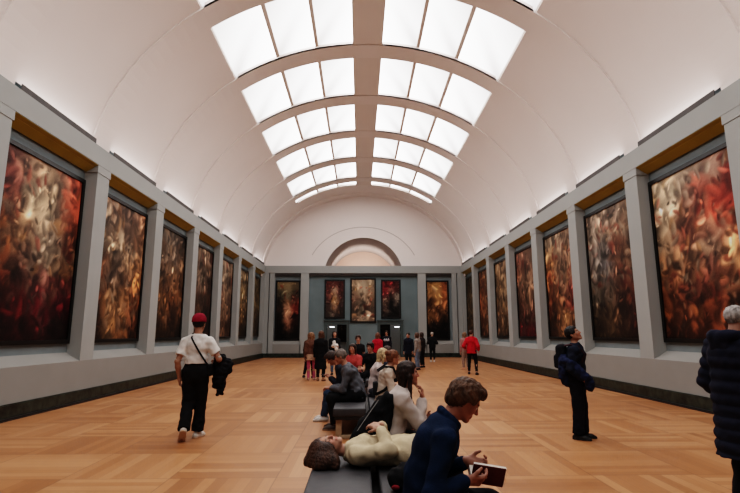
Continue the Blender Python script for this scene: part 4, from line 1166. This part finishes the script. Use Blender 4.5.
# grey-shirted man facing left on the middle bench
gm = seated('grey', 'grey-haired person in a grey shirt and black trousers seated leaning forward on the middle bench', -.28, 8.62, R90, 1.78, (.36, .17, .11), ('short', (.135, .110, .095)), False,
       dict(col=BLK, wide=1.12, hem=.02, top=.10), [dict(name='shirt', col=(.095, .100, .112), hem=-.05, thk=.024, arm=.018, neck=.04, collar=.014, wr=.006)],
       lean=.42, hf=(0, .95, -.35), wr=((.07, .44, .66), (-.06, .46, .66)), h=.0065, shoe=((.05, .03, .02), (.20, .12, .07)), knee=.38, g=1.04)
jm = seated('jeans', 'person in dark top and blue jeans bent over a phone beside the grey-shirted man', -.40, 9.45, R90, 1.74, (.36, .16, .10), ('medium', (.03, .016, .011)), False,
       dict(col=(.030, .048, .085), wide=1.08, hem=.02, top=.10), [dict(name='sweater', col=(.016, .018, .026), hem=-.05, thk=.024, arm=.018, neck=.04)],
       lean=.55, hf=(0, .75, -.66), wr=((.05, .40, .76), (-.05, .40, .76)), h=.008, shoe=((.62, .58, .54), (.5, .46, .4)), knee=.50, seed=3)
def phone(root, J, label):
    c = to_world(root, (J['Rr']+J['Rl'])/2+V3(0, .10, .03))
    t = thing('phone', label, 'phone', c, root.rotation_euler.z)
    m = MB(); m.hexa([(-.04, -.07, -.02), (.04, -.07, -.02), (.04, .07, .02), (-.04, .07, .02), (-.04, -.073, -.011), (.04, -.073, -.011), (.04, .067, .029), (-.04, .067, .029)])
    m.build('phone_case', M_frame, t, bevel=.003)
    m = MB(); m.quad((-.036, -.066, -.0095), (.036, -.066, -.0095), (.036, .060, .0278), (-.036, .060, .0278)); m.build('screen', plain('phone_screen', (.05, .06, .08), rough=.15), t)
phone(jm[0], jm[1], 'dark phone held by the bent person in blue jeans')
# three visitors along the right side of the middle bench
rh = seated('redhair', 'woman with pinned-up auburn hair and cream top wearing a rucksack on the middle bench', .12, 8.15, -R90, 1.66, (.42, .22, .15), ('bun', (.13, .050, .022)), True,
       dict(col=(.03, .03, .035), hem=.03, top=.10), [dict(name='cream_top', col=(.44, .37, .31), hem=-.05, thk=.022, arm=.018, neck=.04, wr=.0035)],
       lean=.22, hf=(-.25, 1, -.12), h=.008, seed=4)
def rucksack(root, J):
    b = thing('rucksack', 'black rucksack strap looped round the back of the auburn-haired woman', 'rucksack', root.location, root.rotation_euler.z)
    for sg, k in ((1, 'r'), (-1, 'l')):
        s = J['s']
        ctrl = [J['C']+V3(sg*.09, -.14, .06), J['S'+k]+V3(-sg*.05, -.055, .072), J['S'+k]+V3(-sg*.045, .06, .06), J['C']+V3(sg*.11, .13, -.02), J['W']+V3(sg*.165, .0, .0), J['W']+V3(sg*.12, -.12, -.06)]
        q = []
        for i in range(len(ctrl)-1):
            for t in (0, .33, .66): q.append(ctrl[i]*(1-t)+ctrl[i+1]*t)
        q.append(ctrl[-1]); mid_ = J['W']*.5+J['C']*.5; q = [mid_+(p-mid_)*1.13 for p in q]; v, f = ribbon(q, [nrm(p-mid_) for p in q], .04, .014); mesh_obj('strap', v, f, cloth(BLK), b)
    S = Sdf(); S.box(J['W']+V3(0, -.135, .0), (.09, .04, .10), None, .03); sdf_obj('pack', S, .009, cloth((.02, .02, .022)), b, wr=.003)
rucksack(*rh)
seated('blond', 'fair-haired person in a pale pink top seated behind the auburn-haired woman', .02, 9.2, -R90, 1.64, (.48, .28, .2), ('bob', (.42, .30, .17)), True,
       dict(col=(.05, .05, .06), hem=.03, top=.10), [dict(name='pale_top', col=(.48, .40, .38), hem=-.05, thk=.022, arm=.02, neck=.04)], lean=.18, hf=(-.1, 1, -.2), h=.009, seed=6)
seated('darkbob', 'dark-haired person in a dark blue top seated farthest along the middle bench', .14, 10.1, -R90, 1.70, (.42, .22, .15), ('bob', (.035, .018, .012)), True,
       dict(col=BLK, hem=.03, top=.10), [dict(name='dark_top', col=(.022, .026, .04), hem=-.05, thk=.022, arm=.02, neck=.04)], lean=.2, hf=(.1, 1, -.2), h=.009, seed=7)
# far bench
seated('pinktop', 'woman in a coral red top seated on the left of the far bench', -.36, 12.75, PI-.6, 1.68, (.46, .24, .17), ('long', (.03, .014, .01)), True,
       dict(col=BLK, hem=.03, top=.10), [dict(name='coral_top', col=(.42, .075, .07), hem=-.05, thk=.02, arm=.014, neck=.03, sleeve='short')], lean=.12, hf=(-.2, 1, -.1), h=.009, seed=8)
seated('blackseat', 'dark-haired person in a black short-sleeved top seated on the far bench facing the camera', .06, 13.3, PI-.3, 1.72, (.46, .24, .17), ('medium', (.02, .012, .01)), False,
       dict(col=BLK, hem=.03, top=.10), [dict(name='black_top', col=(.010, .010, .012), hem=-.05, thk=.022, arm=.014, neck=.03, sleeve='short')], lean=.12, hf=(.3, 1, -.1), h=.009, seed=9,
       wr=((.17, .30, .68), (-.17, .30, .68)))

def standing(key, label, x, y, heading, H, skin, hair, fem, tr, tp, pose=None, h=.010, shoe=((.012,)*3, (.012,)*3), ln=.2, g=1.0, seed=1):
    p = dict(sp1=(0, 0, 1), sp2=(0, .03, 1), neck=(0, .25, 1)); p.update(pose or {})
    return person(key, label, (x, y, 0), heading, H, p, skin, hair, fem, g, h, None, tr, tp, shoe, ln=ln, seed=seed)
standing('teen', 'short person in a black T-shirt standing behind the far bench with one arm hanging', -.30, 15.6, PI+.1, 1.50, (.46, .25, .18), ('medium', (.04, .022, .016)), True,
         dict(col=BLK), [dict(name='t_shirt', col=(.012, .012, .014), sleeve='short', hem=-.06, thk=.024, arm=.016, neck=.03)], seed=10)
# group on the left
bj = standing('brown', 'woman in brown jacket, beige skirt and pink tights standing in the left group', -1.90, 17.4, .1, 1.60, SK1, ('bob', (.20, .10, .05)), True,
         dict(col=(.45, .10, .17), name='pink_tights', thk=.004, wide=.9, hem=-.02, wr=.001), [dict(name='brown_jacket', col=(.105, .050, .035), hem=.02, thk=.03, arm=.022, neck=.05, collar=.015)],
         shoe=((.45, .25, .2), (.3, .2, .15)), seed=11)
def skirt(root, J, rgb, L, h, flare=.05):
    S = Sdf(); P = J['P']; s = J['s']
    S.etube(P+V3(0, 0, .10*s), P-V3(0, 0, .05*s), (.15*s, .115*s), (.185*s, .145*s), V3(1, 0, 0), .03)
    S.etube(P-V3(0, 0, .05*s), P-V3(0, 0, (L+.15)*s), (.185*s, .145*s), ((.20+flare)*s, (.17+flare)*s), V3(1, 0, 0), .03)
    S.cut(P-V3(0, 0, L*s), V3(0, 0, -1), .45)
    return sdf_obj('skirt', S, h, cloth(rgb), root, wr=.006, seed=3)
skirt(bj[0], bj[1], (.42, .28, .20), .20, .010, .0)
standing('companion', 'person in black trousers half hidden behind the woman in pink tights', -2.03, 18.1, -.3, 1.60, SK1, ('bob', (.16, .08, .04)), True,
         dict(col=BLK), [dict(name='jacket', col=(.07, .04, .03), hem=-.02, thk=.03, arm=.022, neck=.05)], pose=dict(ank_l=(-.16, -.12, .10), ank_r=(.08, .12, .075)), seed=12)
bc = standing('blackcoat', 'woman in a long black coat standing second in the left group', -1.56, 17.1, -.2, 1.66, SK1, ('long', (.075, .035, .02)), True,
         dict(col=BLK), [dict(name='coat', col=(.009, .009, .010), hem=-.10, thk=.034, arm=.026, neck=.05, collar=.016)], shoe=((.25, .12, .06), (.2, .1, .06)), seed=13)
sk = skirt(bc[0], bc[1], (.009, .009, .010), .52, .010, .03); sk.name = 'coat_skirt'
wb = standing('jeansgirl', 'dark-haired person in blue jeans holding white fabric in the left group', -1.22, 19.6, PI+.1, 1.68, SK3, ('long', (.02, .012, .01)), True,
         dict(col=(.075, .115, .18), wide=1.0), [dict(name='top', col=(.012, .012, .015), hem=.02, thk=.022, arm=.016, neck=.03)], seed=14,
         pose=dict(wr_r=(.10, .28, 1.05), wr_l=(-.10, .28, 1.05), hn_r=(0, 0, 1), hn_l=(0, 0, 1)))
def bundle():
    r, J = wb; c = (J['Rr']+J['Rl'])/2
    S = Sdf(); S.ell(c+V3(0, .04, .05), (.13, .07, .09), None, .03); S.ell(c+V3(.04, .05, .16), (.07, .05, .09), None, .03); S.ell(c+V3(-.05, .06, -.06), (.07, .05, .08), None, .03)
    o = sdf_obj('tote_bag', S, .010, cloth((.66, .64, .62)), None, loc=r.location, rotz=r.rotation_euler.z, wr=.008, seed=5)
    tag(o, 'crumpled white cloth bag held by the dark-haired person in blue jeans', 'bag')
bundle()
# middle distance
standing('redsweater', 'person in a bright red sweater standing in front of the right doorway', .46, 20.3, -.5, 1.60, SK1, ('bob', (.12, .05, .03)), True,
         dict(col=BLK), [dict(name='red_sweater', col=(.36, .012, .03), hem=-.05, thk=.03, arm=.024, neck=.04)], seed=15)
st = standing('doorway', 'person in a black top with pale stripe standing just before the right doorway', 1.22, 27.5, PI-.2, 1.72, SK1, ('medium', (.03, .02, .015)), False,
         dict(col=BLK), [dict(name='black_top', col=(.014, .014, .02), hem=-.05, thk=.024, arm=.018, neck=.03)], seed=16)
S_ = Sdf(); S_.etube(st[1]['C']-V3(0, 0, .05), st[1]['C']-V3(0, 0, .02), (.182, .145), (.182, .145), V3(1, 0, 0), .005); sdf_obj('stripe', S_, .010, cloth((.42, .42, .45)), st[0])
standing('darkcoat', 'short-haired person in a long dark coat beside the right doorway', 2.02, 23.4, PI-.6, 1.60, SK1, ('short', DKH), False,
         dict(col=BLK), [dict(name='coat', col=(.010, .012, .020), hem=-.28, thk=.034, arm=.026, neck=.05, collar=.016)], seed=17)
standing('greyjacket', 'long-haired woman in grey beige jacket and pale jeans near the right doorway', 2.28, 22.0, 1.0, 1.60, SK3, ('long', (.07, .035, .02)), True,
         dict(col=(.13, .17, .23), wide=1.05), [dict(name='jacket', col=(.21, .18, .16), hem=-.06, thk=.034, arm=.028, neck=.05)], seed=18, ln=.25)
standing('companion2', 'brown-haired person in a black jacket, rightmost of the group near the right doorway', 2.68, 23.6, .9, 1.62, SK1, ('long', (.03, .016, .011)), True,
         dict(col=BLK), [dict(name='jacket', col=(.02, .016, .016), hem=-.05, thk=.03, arm=.024, neck=.05)], seed=19, ln=.25)
standing('farblack', 'fair-haired person in black with white shoes near the far wall', 3.83, 28.3, -.1, 1.64, SK3, ('short', (.36, .32, .28)), True,
         dict(col=(.010, .010, .011)), [dict(name='jacket', col=(.010, .010, .011), hem=-.10, thk=.034, arm=.03, neck=.05, collar=.015)],
         shoe=((.7, .68, .66), (.6, .58, .56)), seed=20, pose=dict(wr_r=(.20, .16, 1.0), wr_l=(-.20, .16, 1.0)))
rj = standing('redjacket', 'person in a red jacket and slim black trousers striding along the right side', 4.08, 19.5, -.35, 1.72, SK1, ('short', (.05, .022, .014)), True,
         dict(col=BLK, wide=.92), [dict(name='red_jacket', col=(.40, .012, .022), hem=-.09, thk=.034, arm=.028, neck=.05, collar=.018)],
         pose=dict(pel=(0, 0, .89), ank_r=(.17, -.06, .075), ank_l=(-.14, .10, .075), hf=(.3, 1, 0), wr_r=(.26, .05, .92), wr_l=(-.26, .12, .98)), seed=21)
standing('behindred', 'person in pale trousers and rose top mostly hidden behind the red jacket', 4.40, 22.2, .2, 1.62, SK1, ('bob', (.18, .1, .06)), True,
         dict(col=(.26, .18, .15)), [dict(name='rose_top', col=(.30, .15, .14), hem=-.05, thk=.03, arm=.024, neck=.05)], shoe=((.6, .3, .2), (.5, .3, .2)), seed=22)
# black bag with a red tag beside the reader
def bench_bag():
    b = thing('bag', 'slumped black bag with a small red tag on the nearest bench behind the reader', 'bag', (.14, 3.78, .445))
    S = Sdf(); S.ell((0, 0, .08), (.19, .13, .11), None, .04); S.ell((.03, .02, .085), (.14, .10, .09), None, .04); S.box((0, 0, -.10), (1, 1, .10), None, .004, .004, sub=True)
    sdf_obj('bag_body', S, .008, cloth((.007, .007, .008)), b, wr=.006, seed=3)
    S = Sdf(); S.ell((-.14, -.115, .055), (.030, .014, .018), None, .01); sdf_obj('tag', S, .004, cloth((.16, .014, .022)), b)
bench_bag()
# ------------------------------------------------------------------ light and camera
def area(name, loc, rot, sx, sy, power, col=(1, 1, 1)):
    l = bpy.data.lights.new(name, 'AREA'); l.shape = 'RECTANGLE'; l.size = sx; l.size_y = sy; l.energy = power; l.color = col
    o = bpy.data.objects.new(name, l); o.location = loc; o.rotation_euler = rot; C.objects.link(o); return o
# unseen light added to brighten the tunnel end wall; lamps in the rooms beyond the doorways
area('niche_fill_light', (0, D+3.6, 6.15), (math.radians(150-20), 0, 0), 3.0, .3, 60, (1, .86, .79))
for x in (-2.0, 2.0): area('next_room_lamp', (x*1.6, D+2.2, 4.8), (0, 0, 0), 2.0, 1.5, 34, (.92, .96, 1))
def spotlamp(x, y, z, lab):
    t = thing('ceiling_spot', lab, 'lamp', (x, y, z))
    m = MB(); m.box(-.16, .16, -.10, .10, .02, .07); m.build('housing', M_frame, t)
    m = MB(); m.box(-.14, .14, -.09, .09, 0, .02); m.build('lens', plain('lamp_lens', (.9, .95, 1), emit=(.9, .97, 1, 14)), t)
spotlamp(-2.15, D+.6, 2.00, 'small bright white lamp glowing at the top left of the left doorway')
spotlamp(2.32, D+.6, 2.00, 'small bright white lamp glowing at the top right of the right doorway')

# trough lamps, plus added ones without troughs in nearer bays, throwing light up the vault
for a_, b_ in zip(PIL[:-1], PIL[1:]):
    for sx in (-1, 1):
        area('cornice_uplight', (sx*(W+.055), (a_+b_)/2, ZC+.085), (0, -sx*math.radians(180+38), 0), .05, 2.6, TROUGH_W, (1, .93, .92))
w = bpy.data.worlds.new('world'); bpy.context.scene.world = w; w.use_nodes = True
w.node_tree.nodes['Background'].inputs[0].default_value = (.55, .52, .5, 1); w.node_tree.nodes['Background'].inputs[1].default_value = .05

cam = bpy.data.cameras.new('camera'); co = bpy.data.objects.new('camera', cam); C.objects.link(co)
cam.sensor_width = 36; cam.lens = 495.6/740*36; cam.clip_end = 200
pitch, yaw, roll = .17425, .020767, .001868
F = Vector((math.sin(yaw)*math.cos(pitch), math.cos(yaw)*math.cos(pitch), math.sin(pitch)))
Rv = Vector((math.cos(yaw), -math.sin(yaw), 0)); U = Rv.cross(F)
c_, s_ = math.cos(roll), math.sin(roll)
R2 = Rv*c_ + U*s_*-1; U2 = Rv*s_ + U*c_
co.matrix_world = Matrix(((R2.x, U2.x, -F.x, -.25), (R2.y, U2.y, -F.y, 0), (R2.z, U2.z, -F.z, 1.55), (0, 0, 0, 1)))
sc = bpy.context.scene; sc.camera = co
sc.view_settings.view_transform = 'Filmic'; sc.view_settings.look = 'High Contrast'
sc.view_settings.exposure = EXPO
